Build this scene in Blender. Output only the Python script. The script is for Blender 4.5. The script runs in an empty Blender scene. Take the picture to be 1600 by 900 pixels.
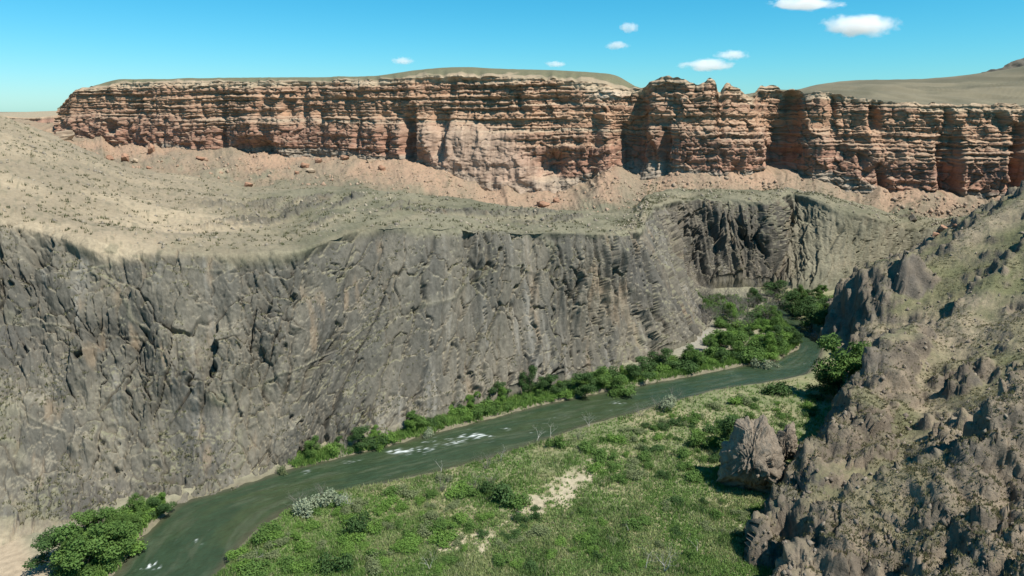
import bpy, math, random
import numpy as np
from mathutils import Vector

random.seed(7)
rng = np.random.default_rng(11)
scene = bpy.context.scene
COL = scene.collection
R = math.radians

# ------------------------------------------------------------------ camera
CAM_Z, PITCH, FPX = 80.0, R(14.3), 1081.0          # drone 80 m above the river
cam_d = bpy.data.cameras.new("camera"); cam = bpy.data.objects.new("camera", cam_d); COL.objects.link(cam)
cam.location = (0, 0, CAM_Z); cam.rotation_euler = (R(90) - PITCH, 0, 0)
cam_d.sensor_width = 36; cam_d.lens = 36 * FPX / 1600; cam_d.clip_start = 1; cam_d.clip_end = 60000
scene.camera = cam

# ------------------------------------------------------------------ sky and sun
SUN_AZ, SUN_EL = R(124), R(57)                     # azimuth clockwise from +Y (view direction)
world = bpy.data.worlds.new("World"); scene.world = world; world.use_nodes = True
nt = world.node_tree; bg = nt.nodes["Background"]
sky = nt.nodes.new("ShaderNodeTexSky"); sky.sky_type = 'NISHITA'; sky.sun_disc = False
sky.sun_elevation = SUN_EL; sky.sun_rotation = SUN_AZ
sky.altitude = 1000; sky.air_density = 1.0; sky.dust_density = 0.6; sky.ozone_density = 0.6
sp = nt.nodes.new("ShaderNodeSeparateColor"); cb = nt.nodes.new("ShaderNodeCombineColor"); nt.links.new(sky.outputs[0], sp.inputs[0])
def chan(i, ops):                                  # grade of the clear dry desert sky: deeper cyan
    v = sp.outputs[i]
    for op, val in ops:
        m = nt.nodes.new("ShaderNodeMath"); m.operation = op; nt.links.new(v, m.inputs[0]); m.inputs[1].default_value = val; v = m.outputs[0]
    nt.links.new(v, cb.inputs[i])
chan(0, (('POWER', 2.0), ('MULTIPLY', 0.0847), ('MINIMUM', 13.0))); chan(1, (('MULTIPLY', 1.145),)); chan(2, (('MULTIPLY', 1.40),))
nt.links.new(cb.outputs[0], bg.inputs[0])
bg.inputs[1].default_value = 0.060
sun_d = bpy.data.lights.new("sun", 'SUN'); sun_d.energy = 4.6; sun_d.angle = R(0.53); sun_d.color = (1, 0.95, 0.87)
sun = bpy.data.objects.new("sun", sun_d); COL.objects.link(sun)
to_sun = Vector((math.sin(SUN_AZ) * math.cos(SUN_EL), math.cos(SUN_AZ) * math.cos(SUN_EL), math.sin(SUN_EL)))
sun.rotation_euler = to_sun.to_track_quat('Z', 'Y').to_euler(); sun.location = (200, -100, 400)
vs = scene.view_settings; vs.view_transform = 'Standard'; vs.look = 'None'; vs.exposure = 0.72; vs.gamma = 1
scene.cycles.max_bounces = 5; scene.cycles.diffuse_bounces = 3; scene.cycles.glossy_bounces = 2
scene.cycles.transmission_bounces = 2; scene.cycles.transparent_max_bounces = 6; scene.cycles.volume_bounces = 12
scene.cycles.use_denoising = True
try: scene.cycles.denoiser = 'OPENIMAGEDENOISE'
except Exception: pass

# ------------------------------------------------------------------ geometry helpers
CP, SP = math.cos(PITCH), math.sin(PITCH)
def ray(px, py):
    px = np.asarray(px, float); d = np.asarray(py, float) - 450
    return (px - 800), FPX * CP - d * SP, -(FPX * SP + d * CP)
def at_z(px, py, z):
    a, b, c = ray(px, py); s = (np.asarray(z, float) - CAM_Z) / c + 0 * a
    return np.stack([a * s, b * s, CAM_Z + c * s], -1)
def at_y(px, py, Y):
    a, b, c = ray(px, py); s = np.asarray(Y, float) / b + 0 * a
    return np.stack([a * s, b * s, CAM_Z + c * s], -1)
def project(P):
    x, y, z = P[..., 0], P[..., 1], P[..., 2] - CAM_Z
    fwd = y * CP - z * SP; up = y * SP + z * CP
    return 800 + FPX * x / fwd, 450 - FPX * up / fwd, fwd

M32 = np.uint32(0xffffffff)
def _hash(ix, iy, iz, seed):
    h = (ix.astype(np.uint32) * np.uint32(374761393) + iy.astype(np.uint32) * np.uint32(668265263)
         + iz.astype(np.uint32) * np.uint32(2246822519) + np.uint32((seed * 3266489917) & 0xffffffff))
    h = (h ^ (h >> np.uint32(13))) * np.uint32(1274126177)
    h = (h ^ (h >> np.uint32(16))) * np.uint32(2246822519)
    return (h ^ (h >> np.uint32(15))).astype(np.float32) / np.float32(4294967295.0)
def vnoise(x, y, z=None, seed=0):
    x = np.asarray(x, np.float32); y = np.asarray(y, np.float32)
    fx, fy = np.floor(x), np.floor(y); ix, iy = fx.astype(np.int64), fy.astype(np.int64)
    tx, ty = x - fx, y - fy; tx = tx * tx * (3 - 2 * tx); ty = ty * ty * (3 - 2 * ty)
    if z is None:
        iz = np.zeros_like(ix)
        a = _hash(ix, iy, iz, seed); b = _hash(ix + 1, iy, iz, seed); c = _hash(ix, iy + 1, iz, seed); d = _hash(ix + 1, iy + 1, iz, seed)
        return ((a + (b - a) * tx) * (1 - ty) + (c + (d - c) * tx) * ty) * 2 - 1
    z = np.asarray(z, np.float32); fz = np.floor(z); iz = fz.astype(np.int64); tz = z - fz; tz = tz * tz * (3 - 2 * tz)
    r = 0
    for k, w in ((0, 1 - tz), (1, tz)):
        a = _hash(ix, iy, iz + k, seed); b = _hash(ix + 1, iy, iz + k, seed); c = _hash(ix, iy + 1, iz + k, seed); d = _hash(ix + 1, iy + 1, iz + k, seed)
        r = r + w * ((a + (b - a) * tx) * (1 - ty) + (c + (d - c) * tx) * ty)
    return r * 2 - 1
def fbm(x, y, z=None, o=4, seed=0, g=0.5):
    r, a, n = 0, 1.0, 0
    for k in range(o):
        f = 2.03 ** k
        r = r + a * vnoise(x * f + 17.3 * k, y * f + 9.1 * k, None if z is None else z * f + 5.7 * k, seed + k); n += a; a *= g
    return r / n
def ridged(x, y, o=4, seed=0, g=0.5):
    r, a, n = 0, 1.0, 0
    for k in range(o):
        f = 2.07 ** k
        r = r + a * (1 - 2 * np.abs(vnoise(x * f + 7.7 * k, y * f + 3.3 * k, None, seed + k))); n += a; a *= g
    return r / n
def voro(x, y, seed=0):
    fx, fy = np.floor(x), np.floor(y); ix, iy = fx.astype(np.int64), fy.astype(np.int64); z0 = np.zeros_like(ix)
    f1 = np.full(x.shape, 9., np.float32); f2 = f1.copy(); cid = np.zeros(x.shape, np.float32)
    for dx in (-1, 0, 1):
        for dy in (-1, 0, 1):
            a, b = ix + dx, iy + dy
            qx = a + _hash(a, b, z0, seed) - x; qy = b + _hash(a, b, z0, seed + 1) - y
            d = qx * qx + qy * qy; near = d < f1
            f2 = np.where(near, f1, np.minimum(f2, d)); cid = np.where(near, _hash(a, b, z0, seed + 2), cid); f1 = np.where(near, d, f1)
    return np.sqrt(f1), np.sqrt(f2), cid
def facet(x, y, seed=0, bias=0.0, tilt=1.5):
    """angular blocks: every cell is a randomly tilted plane; also returns a joint mask (0 on joints)"""
    fx, fy = np.floor(x), np.floor(y); ix, iy = fx.astype(np.int64), fy.astype(np.int64); z0 = np.zeros_like(ix)
    f1 = np.full(x.shape, 9., np.float32); f2 = f1.copy(); val = np.zeros(x.shape, np.float32)
    for dx in (-1, 0, 1):
        for dy in (-1, 0, 1):
            a, b = ix + dx, iy + dy
            qx = a + _hash(a, b, z0, seed) - x; qy = b + _hash(a, b, z0, seed + 1) - y; d = qx * qx + qy * qy; near = d < f1
            v = (_hash(a, b, z0, seed + 2) - .5) - bias * qy + tilt * ((_hash(a, b, z0, seed + 3) - .5) * qx + (_hash(a, b, z0, seed + 4) - .5) * qy)
            f2 = np.where(near, f1, np.minimum(f2, d)); val = np.where(near, v, val); f1 = np.where(near, d, f1)
    return val, np.sqrt(f2) - np.sqrt(f1)
def sstep(a, b, x):
    t = np.clip((x - a) / (b - a), 0, 1); return t * t * (3 - 2 * t)
def smooth1(a, n):
    k = np.hanning(2 * n + 3)[1:-1]; k /= k.sum()
    p = np.concatenate([np.repeat(a[:1], n, 0), a, np.repeat(a[-1:], n, 0)], 0)
    return np.stack([np.convolve(p[:, i], k, 'valid') for i in range(a.shape[1])], 1)
def normals(P):
    du = np.gradient(P, axis=1); dv = np.gradient(P, axis=0)
    n = np.cross(du, dv); l = np.linalg.norm(n, axis=-1, keepdims=True); return n / np.maximum(l, 1e-9)
def mix(a, b, t):
    t = np.asarray(t)[..., None]; return np.asarray(a) * (1 - t) + np.asarray(b) * t

def tag(o, label, cat=None, kind=None, group=None):
    o["label"] = label
    if cat: o["category"] = cat
    if kind: o["kind"] = kind
    if group: o["group"] = group
    return o
ALB = 0.82                                         # one overall calibration of the base colours
def raw_mesh(name, V, F, k, mat, col=None, smooth=False):
    """V (n,3), F (m,k) faces, all of k corners."""
    me = bpy.data.meshes.new(name); V = np.ascontiguousarray(V, np.float32); F = np.ascontiguousarray(F, np.int32)
    me.vertices.add(len(V)); me.vertices.foreach_set("co", V.ravel())
    me.loops.add(F.size); me.loops.foreach_set("vertex_index", F.ravel())
    me.polygons.add(len(F)); me.polygons.foreach_set("loop_start", np.arange(0, F.size, k, dtype=np.int32))
    if smooth: me.polygons.foreach_set("use_smooth", np.ones(len(F), bool))
    if col is not None:
        c = np.ones((len(V), 4), np.float32); c[:, :3] = np.clip(col.reshape(-1, 3) * ALB, 0, 1)
        at = me.attributes.new("col", 'FLOAT_COLOR', 'POINT'); at.data.foreach_set("color", c.ravel())
    me.update(calc_edges=True); me.validate()
    me.materials.append(mat)
    return me
def grid_object(name, P, col, mat, smooth=False):
    r, c = P.shape[:2]; i = np.arange(r * c).reshape(r, c)
    F = np.stack([i[:-1, :-1], i[:-1, 1:], i[1:, 1:], i[1:, :-1]], -1).reshape(-1, 4)
    o = bpy.data.objects.new(name, raw_mesh(name, P.reshape(-1, 3), F, 4, mat, col, smooth)); COL.objects.link(o); return o

# ------------------------------------------------------------------ materials
def col_mat(name, rough=0.9, var=0.25, scale=1.2, bump=0.0, bscale=2.0, stretch=(1, 1, 1), transl=0.0, spec=0.2):
    m = bpy.data.materials.new(name); m.use_nodes = True; t = m.node_tree; N = t.nodes; L = t.links
    b = N["Principled BSDF"]; b.inputs["Roughness"].default_value = rough; b.inputs["Specular IOR Level"].default_value = spec
    a = N.new("ShaderNodeAttribute"); a.attribute_name = "col"; out = a.outputs["Color"]
    if var > 0:
        tc = N.new("ShaderNodeTexCoord"); mp = N.new("ShaderNodeMapping"); mp.inputs["Scale"].default_value = stretch
        L.new(tc.outputs["Object"], mp.inputs[0])
        n = N.new("ShaderNodeTexNoise"); n.inputs["Scale"].default_value = scale; n.inputs["Detail"].default_value = 6; n.inputs["Roughness"].default_value = 0.65
        L.new(mp.outputs[0], n.inputs["Vector"])
        r = N.new("ShaderNodeMapRange"); r.inputs[1].default_value = 0.25; r.inputs[2].default_value = 0.75
        r.inputs[3].default_value = 1 - var; r.inputs[4].default_value = 1 + var; L.new(n.outputs[0], r.inputs[0])
        x = N.new("ShaderNodeMix"); x.data_type = 'RGBA'; x.blend_type = 'MULTIPLY'; x.inputs[0].default_value = 1
        L.new(out, x.inputs[6]); L.new(r.outputs[0], x.inputs[7]); out = x.outputs[2]
        if bump > 0:
            n2 = N.new("ShaderNodeTexNoise"); n2.inputs["Scale"].default_value = bscale; n2.inputs["Detail"].default_value = 8; n2.inputs["Roughness"].default_value = 0.7
            L.new(mp.outputs[0], n2.inputs["Vector"])
            bp = N.new("ShaderNodeBump"); bp.inputs["Strength"].default_value = 1.0; bp.inputs["Distance"].default_value = bump
            L.new(n2.outputs[0], bp.inputs["Height"]); L.new(bp.outputs[0], b.inputs["Normal"])
    L.new(out, b.inputs["Base Color"])
    if transl > 0:
        tr = N.new("ShaderNodeBsdfTranslucent"); L.new(out, tr.inputs[0]); ms = N.new("ShaderNodeMixShader"); ms.inputs[0].default_value = transl
        L.new(b.outputs[0], ms.inputs[1]); L.new(tr.outputs[0], ms.inputs[2]); L.new(ms.outputs[0], N["Material Output"].inputs[0])
    return m
MAT_DARK = col_mat("dark_rock", 0.85, 0.34, 1.1, 0.28, 1.5, (1, 1, 0.4), spec=0.25)
MAT_SOIL = col_mat("dry_soil", 0.95, 0.22, 0.8, 0.35, 1.6)
MAT_RED = col_mat("red_rock", 0.92, 0.28, 0.5, 0.3, 0.9, (1, 1, 3.5))
MAT_HILL = col_mat("hill_rock_and_grass", 0.93, 0.32, 0.9, 0.45, 1.6)
MAT_GROUND = col_mat("meadow_soil", 0.95, 0.3, 0.7, 0.2, 2.0)
MAT_LEAF = col_mat("leaves", 0.7, 0.0, transl=0.28, spec=0.15)
MAT_GRASS = col_mat("grass_blades", 0.8, 0.0, transl=0.25, spec=0.1)
MAT_WOOD = col_mat("bare_wood", 0.8, 0.25, 3.0)
MAT_BARK = col_mat("bark", 0.9, 0.3, 4.0)
MAT_BOULDER = col_mat("boulder_rock", 0.9, 0.28, 0.8, 0.3, 2.0, (1, 1, 2.0))

# ------------------------------------------------------------------ control lines of the canyon
red_px = np.array([90, 128, 200, 300, 400, 500, 600, 700, 800, 900, 985, 1060, 1150, 1220, 1300, 1400, 1500, 1600, 1750, 2000.])
red_ft = np.array([214, 226, 238, 245, 250, 252, 262, 285, 306, 305, 276, 276, 292, 286, 296, 322, 328, 318, 320, 320.])
red_tp = np.array([171, 138, 135, 133, 132, 131, 126, 121, 124, 130, 142, 128, 143, 143, 146, 160, 162, 163, 165, 165.])
red_tp = red_tp - np.interp(red_px, [128, 200, 560, 600, 960, 1000], [0, 5, 5, 3, 4, 0])
red_Y = np.array([575, 562, 545, 520, 500, 480, 460, 445, 435, 432, 432, 412, 408, 420, 404, 398, 392, 388, 382, 375.])
def red_line(px):
    return np.interp(px, red_px, red_ft), np.interp(px, red_px, red_tp), np.interp(px, red_px, red_Y)

ST = [  # base(px,py,z)      rim(px,py,z)        crest(px,py,Y)     foot px
 ((-240, 880, 5), (-240, 333, 60), (-240, 115, 300), -200), ((-110, 842, 5), (-110, 337, 57), (-110, 152, 300), -90),
 ((0, 815, 4), (0, 345, 54), (0, 188, 300), 20), ((140, 812, 1), (140, 385, 48.5), (110, 226, 300), 130),
 ((275, 812, -2.0), (260, 400, 46), (200, 270, 300), 210), ((364, 790, -2.0), (350, 402, 45), (290, 285, 300), 300),
 ((452, 752, -1.5), (470, 393, 45.5), (380, 310, 292), 400), ((530, 698, 2), (560, 358, 48), (470, 308, 288), 480),
 ((620, 668, 2), (640, 355, 48), (560, 306, 288), 560), ((720, 636, 2), (740, 357, 45.6), (660, 313, 286), 660),
 ((820, 606, 2), (830, 362, 43.2), (770, 322, 284), 760), ((910, 586, 2), (910, 366, 41.2), (870, 330, 284), 860),
 ((1000, 562, 2), (970, 366, 39.6), (950, 345, 282), 930), ((1080, 532, 2), (1000, 362, 38.6), (985, 340, 290), 985),
 ((1112, 506, 3), (1010, 345, 38.5), (1000, 322, 310), 1010), ((1095, 470, 3), (1020, 322, 38), (1015, 305, 345), 1030),
 ((1080, 447, 3), (1060, 313, 38), (1060, 296, 360), 1060), ((1140, 442, 3), (1130, 312, 38), (1130, 300, 365), 1120),
 ((1200, 441, 3), (1205, 318, 37.5), (1200, 303, 368), 1190), ((1230, 441, 3), (1232, 302, 38), (1235, 292, 375), 1240),
 ((1280, 449, 3), (1300, 325, 34), (1300, 312, 364), 1300), ((1350, 438, 3), (1370, 345, 28), (1385, 335, 360), 1390),
 ((1400, 418, 3), (1420, 362, 20), (1450, 345, 360), 1470), ((1500, 402, 4), (1520, 350, 22), (1540, 340, 374), 1570),
 ((1700, 396, 5), (1700, 352, 20), (1720, 342, 372), 1720)]
B = np.array([at_z(*s[0]) for s in ST]); Rm = np.array([at_z(*s[1]) for s in ST]); Cr = np.array([at_y(*s[2]) for s in ST])
Ft = []
for s in ST:
    f, t, Y = red_line(max(s[3], 90)); Ft.append(at_y(s[3], f, Y + 2))
Ft = np.array(Ft); Ft[:, 2] += 1.0
Dp = Cr * 0.5 + Ft * 0.5; Dp[:, 2] = np.minimum(np.minimum(Cr[:, 2], Ft[:, 2]) - 5.0, 60)
Bb = B + (B - Rm) * np.array([0.12, 0.12, 0.12]); Bh = Ft + np.array([0, 30, 5.0])
pxl = np.array([[s[0][0], s[0][1], s[1][0], s[1][1]] for s in ST], float)
seg = 0.5 * (np.hypot(*np.diff(pxl[:, :2], axis=0).T) + np.hypot(*np.diff(pxl[:, 2:], axis=0).T))
wl = 0.5 * (np.linalg.norm(np.diff(B, axis=0), axis=1) + np.linalg.norm(np.diff(Rm, axis=0), axis=1)); seg = seg + 1.6 * wl
U = np.concatenate([[0], np.cumsum(seg)]); NC = 1480
uu = np.linspace(0, U[-1], NC)
def curve(A, n=20): return smooth1(np.stack([np.interp(uu, U, A[:, k]) for k in range(3)], 1), n)
lines = [curve(A) for A in (Bb, B, Rm, Cr, Dp, Ft, Bh)]
rows = [8, 250, 66, 16, 44, 5]
ease = [None, lambda t: (t ** 0.88, t ** 1.16), lambda t: (t, t ** 0.85), lambda t: (t, t * t * (3 - 2 * t)), lambda t: (t, t ** 1.5), None]
blocks = []
for k, n in enumerate(rows):
    t = np.linspace(0, 1, n, endpoint=(k == len(rows) - 1)); e = ease[k]
    th, tz = (t, t) if e is None else e(t)
    blk = lines[k][None] * (1 - th)[:, None, None] + lines[k + 1][None] * th[:, None, None]
    blk[..., 2] = lines[k][None, :, 2] * (1 - tz)[:, None] + lines[k + 1][None, :, 2] * tz[:, None]
    blocks.append(blk)
G0 = np.concatenate(blocks, 0); rb = np.cumsum([0] + rows)
NR = G0.shape[0]
sl = np.concatenate([[0], np.cumsum(np.linalg.norm(np.diff(lines[1] * .5 + lines[2] * .5, axis=0), axis=1))])
S = np.broadcast_to(sl[None], (NR, NC)); 
Hh = np.concatenate([np.zeros((1, NC)), np.cumsum(np.linalg.norm(np.diff(G0, axis=0), axis=2), 0)], 0)
Hh = Hh - Hh[rb[1]][None]
vrow = np.arange(NR)[:, None] * np.ones((1, NC))
Sf = np.concatenate([[0], np.cumsum(np.linalg.norm(np.diff(lines[5], axis=0), axis=1))])[None] * np.ones((NR, 1))
cliff = sstep(rb[1] - 8, rb[1] + 4, vrow) * (1 - sstep(rb[2] - 12, rb[2] + 3, vrow + 14 * fbm(S / 16, Hh * 0, o=4, seed=90)))
bench = sstep(rb[2] - 20, rb[2] + 20, vrow)
talus = sstep(rb[3] + 4, rb[4] + 10, vrow)
uix = np.interp(uu, U, np.arange(len(U)))[None] * np.ones((NR, 1)); cliff = cliff * (1 - 0.7 * sstep(18.6, 19.6, uix)); nosem = np.exp(-((uix - 14.6) / 1.9) ** 4)
N0 = normals(G0); N0 *= np.sign(N0[..., 2:3] + 1e-6)
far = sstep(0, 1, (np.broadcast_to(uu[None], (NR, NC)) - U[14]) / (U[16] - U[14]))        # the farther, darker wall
# fracture pattern leans a little, columns run up the face
Hraw = Hh; mid_ = sstep(6, 9, np.interp(uu, U, np.arange(len(U))))[None]; Hh = Hh * (1 - 0.42 * mid_)
lean = S + 0.20 * Hh * sstep(4, 7, np.interp(uu, U, np.arange(len(U))))[None] + 3.0 * fbm(S / 30, Hh / 30, o=3, seed=3)
big = 4.5 * fbm(S / 38, Hh / 60, o=3, seed=5) + 1.8 * fbm(S / 14, Hh / 22, o=3, seed=8)
colm = 1.5 * ridged(lean / 9, Hh / 50, o=2, seed=12) + mid_ * (1.5 * ridged(lean / 4.6, Hh / 45, o=2, seed=14) + .5 * ridged(lean / 1.9, Hh / 25, o=1, seed=15))
wj = 0.35 * vnoise(S / 1.7, Hh / 2.5, None, 31) + 0.5 * vnoise(S / 5, Hh / 9, None, 32)
c1, e1 = facet(lean / 6.5 + 0.6 * wj, Hh / 14 + 0.4 * wj, 20, 0.9, 1.2); crack1 = np.clip(e1 / 0.06, 0, 1); c1 = c1 + .5
c3, e3 = facet(lean / (2.4 + 0.8 * mid_) + 0.9 * wj, Hh / 6.0 - 0.8 * wj, 22, 0.7, 1.3); crack3 = np.clip(e3 / 0.09, 0, 1); c3 = c3 + .5
c2, e2 = facet(lean / 0.95 + wj, Hh / 2.3 + 0.3 * vnoise(S, Hh, None, 41), 24); crack2 = np.clip(e2 / 0.18, 0, 1); c2 = c2 + .5
wind = fbm(S / 34 + 0.02 * Hh, Hh / 15 + S / 130, o=3, seed=50); ramp = np.clip(1 - np.abs(wind) / 0.045, 0, 1)       # winding ledges
patch = sstep(-0.25, 0.30, fbm(S / 24, Hh / 18, o=3, seed=60)); patch2 = sstep(-0.2, 0.3, fbm(S / 13, Hh / 16, o=3, seed=62))
rockd = big + colm * (0.5 + 0.8 * patch) + np.clip(0.25 + 0.25 * mid_ + 0.75 * patch, 0, 1) * (2.9 * (c1 - 0.5) - (2.4 + 1.2 * mid_) * (1 - crack1)) + np.clip(0.15 + 0.1 * mid_ + 0.85 * patch2, 0, 1) * (1.7 * (c3 - 0.5) - (1.1 + 0.3 * mid_) * (1 - crack3)) \
        + (0.25 + 0.4 * patch) * (0.6 * (c2 - 0.5) - 0.5 * (1 - crack2)) + 0.35 * ramp + 0.2 * fbm(S / 0.9, Hh / 1.5, o=3, seed=70)
rimf = sstep(rb[2] - 46, rb[2] - 2, vrow); rockd = rockd * (1 - 0.42 * rimf) - 0.6 * rimf + 1.6 * np.exp(-((uix - 4.8) / 1.3) ** 4)
rockd = rockd * (1 + 0.35 * far) + far * (2.6 * ridged(lean / 9, Hh / 70, o=3, seed=75) + 1.3 * ridged(lean / 3.4, Hh / 40, o=2, seed=77))
gul = ridged(S / 18, Hh / 90, o=4, seed=80)
gul = gul * (1 - nosem) + 2.5 * sstep(18.6, 19.6, uix) * ridged(S / 13, Hh / 120, o=4, seed=81) * (1 - talus)
softd = 0.55 * ridged(G0[..., 0] / 9 + G0[..., 2] / 9, G0[..., 1] / 14, o=4, seed=83) + 0.25 * facet(G0[..., 0] / 1.6, G0[..., 1] / 1.6, 185)[0] + 2.2 * fbm(G0[..., 0] / 26, G0[..., 1] / 22, o=4, seed=82) + 1.1 * ridged(G0[..., 0] / 22 - G0[..., 1] / 60, G0[..., 1] / 30, o=3, seed=182) + 0.7 * gul * (0.4 + talus) + 0.35 * fbm(G0[..., 0] / 2.4, G0[..., 1] / 2.4, o=4, seed=84)
outc = (1 - sstep(-420, -200, -project(G0)[0])) * sstep(0.08, 0.35, fbm(S / 30, Hh / 9, o=4, seed=86)) * sstep(0, 14, vrow - rb[2]) * (1 - sstep(rb[3] - 18, rb[3] + 2, vrow))
softd = softd + outc * (1.2 * c2 + 1.0 * c1) + talus * (1 - nosem) * (0.9 * ridged(Sf / 5 + Hh / 40, Hh / 50, o=3, seed=87) + .35 * fbm(Sf / 1.4, Hh / 1.4, o=3, seed=89))
cone = 0.5 - 0.5 * (0.75 * ridged(Sf / 44, Hh / 400, o=1, seed=88) + 0.4 * ridged(Sf / 19, Hh / 160, o=1, seed=188)) * (0.75 + 0.5 * vnoise(Sf / 60, Sf * 0, None, 189))          # talus cones against the red cliff
softd = softd + talus * np.clip(1 - cone, 0, 1.2) ** 1.3 * 11.0 * (1 - nosem) * sstep(rb[4] - 10, rb[5], vrow) - talus * 2.0
G = G0 + N0 * (cliff * rockd + (1 - cliff) * softd)[..., None]
NG = normals(G); NG *= np.sign(NG[..., 2:3] + 1e-6); up = NG[..., 2]
rock_c = mix((0.106, 0.098, 0.079), (0.172, 0.152, 0.115), sstep(-0.4, 0.5, fbm(S / 9, Hh / 14, o=4, seed=100)))
rock_c = mix(rock_c, (0.095, 0.089, 0.078), sstep(0.1, 0.6, fbm(S / 16, Hh / 20, o=3, seed=102)) * 0.7)
rock_c = mix(rock_c, (0.27, 0.20, 0.13), sstep(0.35, 0.7, fbm(lean / 4, Hh / 13, o=4, seed=104)) * 0.6)
rock_c = mix(rock_c, (0.30, 0.28, 0.24), sstep(0.3, 0.7, fbm(lean / 2.2, Hh / 30, o=3, seed=106)) * 0.45)
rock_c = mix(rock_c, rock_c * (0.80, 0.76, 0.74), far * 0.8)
dust = mix((0.255, 0.225, 0.165), (0.21, 0.20, 0.125), sstep(-0.3, 0.4, fbm(S / 12, Hh / 12, o=3, seed=108)))
cliff_c = mix(rock_c, dust, np.maximum(0.55 * ramp * sstep(-.3, .3, fbm(S / 5, Hh / 5, o=3, seed=51)), 0.85 * sstep(0.66, 0.88, up + 0.14 * fbm(S / 2, Hh / 2, o=3, seed=110))))
tan = mix((0.42, 0.335, 0.225), (0.29, 0.235, 0.16), sstep(-0.4, 0.4, fbm(G0[..., 0] / 25, G0[..., 1] / 18, o=4, seed=112)))
olive = mix((0.215, 0.195, 0.13), (0.145, 0.138, 0.088), sstep(-0.3, 0.4, fbm(G0[..., 0] / 14, G0[..., 1] / 14, o=4, seed=114)))
gx, gy, _ = project(G0)
leftness = 1 - sstep(250, 520, gx + 60 * fbm(G0[..., 0] / 30, G0[..., 1] / 30, o=3, seed=116))
tal_c = mix((0.37, 0.25, 0.168), (0.27, 0.21, 0.145), sstep(-0.3, 0.4, fbm(S / 13, Hh / 60, o=3, seed=118)))
soft_c = mix(olive, tan, np.clip(leftness * 0.9 + 0.25 * sstep(0.1, 0.5, fbm(S / 20, Hh / 8, o=4, seed=120)), 0, 1))
soft_c = mix(soft_c, tal_c, talus * sstep(-0.3, 0.3, fbm(Sf / 14, Hh / 25, o=3, seed=122) + 1.3 * sstep(rb[3] + 8, rb[5], vrow) - 0.2))
soft_c = mix(soft_c, rock_c, sstep(0.3, 0.8, outc) * 0.8)
soft_c = mix(soft_c, (0.14, 0.135, 0.085), sstep(0.42, 0.6, vnoise(G0[..., 0] / 1.1, G0[..., 1] / 1.1, None, 124)) * 0.45)
soft_c = mix(soft_c, (0.165, 0.155, 0.105), talus * 0.75 * (1 - sstep(rb[3] + 8, rb[5] - 14, vrow + 12 * fbm(Sf / 9, Hh / 20, o=3, seed=125))))
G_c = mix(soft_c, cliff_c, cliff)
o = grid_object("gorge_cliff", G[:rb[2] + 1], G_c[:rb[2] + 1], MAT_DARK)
tag(o, "dark grey fractured rock wall of the gorge beside the river", "cliff", "structure")
o = grid_object("canyon_bench", G[rb[2]:rb[3] + 1], G_c[rb[2]:rb[3] + 1], MAT_SOIL)
tag(o, "dry tan and olive bench above the dark gorge wall", "slope", "structure")
o = grid_object("talus_slope", G[rb[3]:], G_c[rb[3]:], MAT_SOIL)
tag(o, "pale talus cones at the foot of the red cliffs", "slope", "structure")

# ------------------------------------------------------------------ the red cliffs and the plateau
NU = 1330
pu = np.linspace(90, 1960, NU)
f_, t_, y_ = [np.interp(pu, red_px, a) for a in (red_ft, red_tp, red_Y)]
k = np.hanning(41); k /= k.sum()
def sm(a): return np.convolve(np.pad(a, 20, 'edge'), k, 'valid')
f_, y_ = sm(f_), sm(y_)
foot = at_y(pu, f_, y_); top = at_y(pu, t_, y_ + 16)
jag = 2.2 * sstep(960, 1010, pu) * (1 - sstep(1270, 1330, pu)) * vnoise(pu / 17, pu * 0, None, 210) + 0.9 * vnoise(pu / 9, pu * 0, None, 211)
jag += 3.2 * np.exp(-((pu - 1145) / 17) ** 4) + 2.4 * np.exp(-((pu - 1111) / 8) ** 4) + 2.5 * np.exp(-((pu - 1200) / 20) ** 4) \
     - 3.0 * np.exp(-((pu - 1124) / 5) ** 2) - 3.0 * np.exp(-((pu - 1172) / 7) ** 2) + 2.5 * np.exp(-((pu - 1040) / 28) ** 4)
top[:, 2] += jag
foot0 = foot.copy(); foot0[:, 2] -= 9; foot0[:, 1] -= 2
RC = 190
t = np.linspace(0, 1, RC)
zz = foot0[None, :, 2] * (1 - t)[:, None] + top[None, :, 2] * t[:, None]
frac = np.clip((zz - foot[None, :, 2]) / (top[:, 2] - foot[:, 2])[None], -0.3, 1)
setb = 0.22 * np.clip(frac, 0, .45) / .45 + 0.23 * sstep(0.44, 0.62, frac) + 0.55 * np.clip((frac - .45) / .55, 0, 1) ** 1.1
P = np.empty((RC, NU, 3)); P[..., 0] = foot[None, :, 0] + (top - foot)[None, :, 0] * setb
P[..., 1] = foot[None, :, 1] + 16 * setb; P[..., 2] = zz
ds = np.concatenate([[0], np.cumsum(np.hypot(*np.diff(foot[:, :2], axis=0).T))]); SS = np.broadcast_to(ds[None], (RC, NU))
PX, PY, _ = project(P)
# hard and soft beds: one profile along height, wavering slowly along the cliff
bed_z = zz - 0.03 * (PX - 800) * 0 + 1.6 * fbm(SS / 60, SS * 0 + 2.2, o=3, seed=220)
bn = fbm(bed_z / 2.3, SS / 160 + 4.4, o=3, seed=222, g=0.75)
bn2 = fbm(bed_z / 1.0 + 9, SS / 40, o=2, seed=224)
upper = sstep(0.40, 0.55, frac + 0.05 * fbm(SS / 25, zz / 25, o=2, seed=226))
bedw = 0.6 + 0.8 * sstep(-.3, .3, fbm(SS / 30, zz / 12, o=2, seed=225))
beds = bedw * ((0.40 + 0.95 * upper) * (sstep(-0.12, 0.10, bn) + 0.5 * sstep(.25, .4, bn) - 0.7) + (0.22 + 0.4 * upper) * (sstep(-.15, .15, bn2) * 1.4 - .7))
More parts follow.
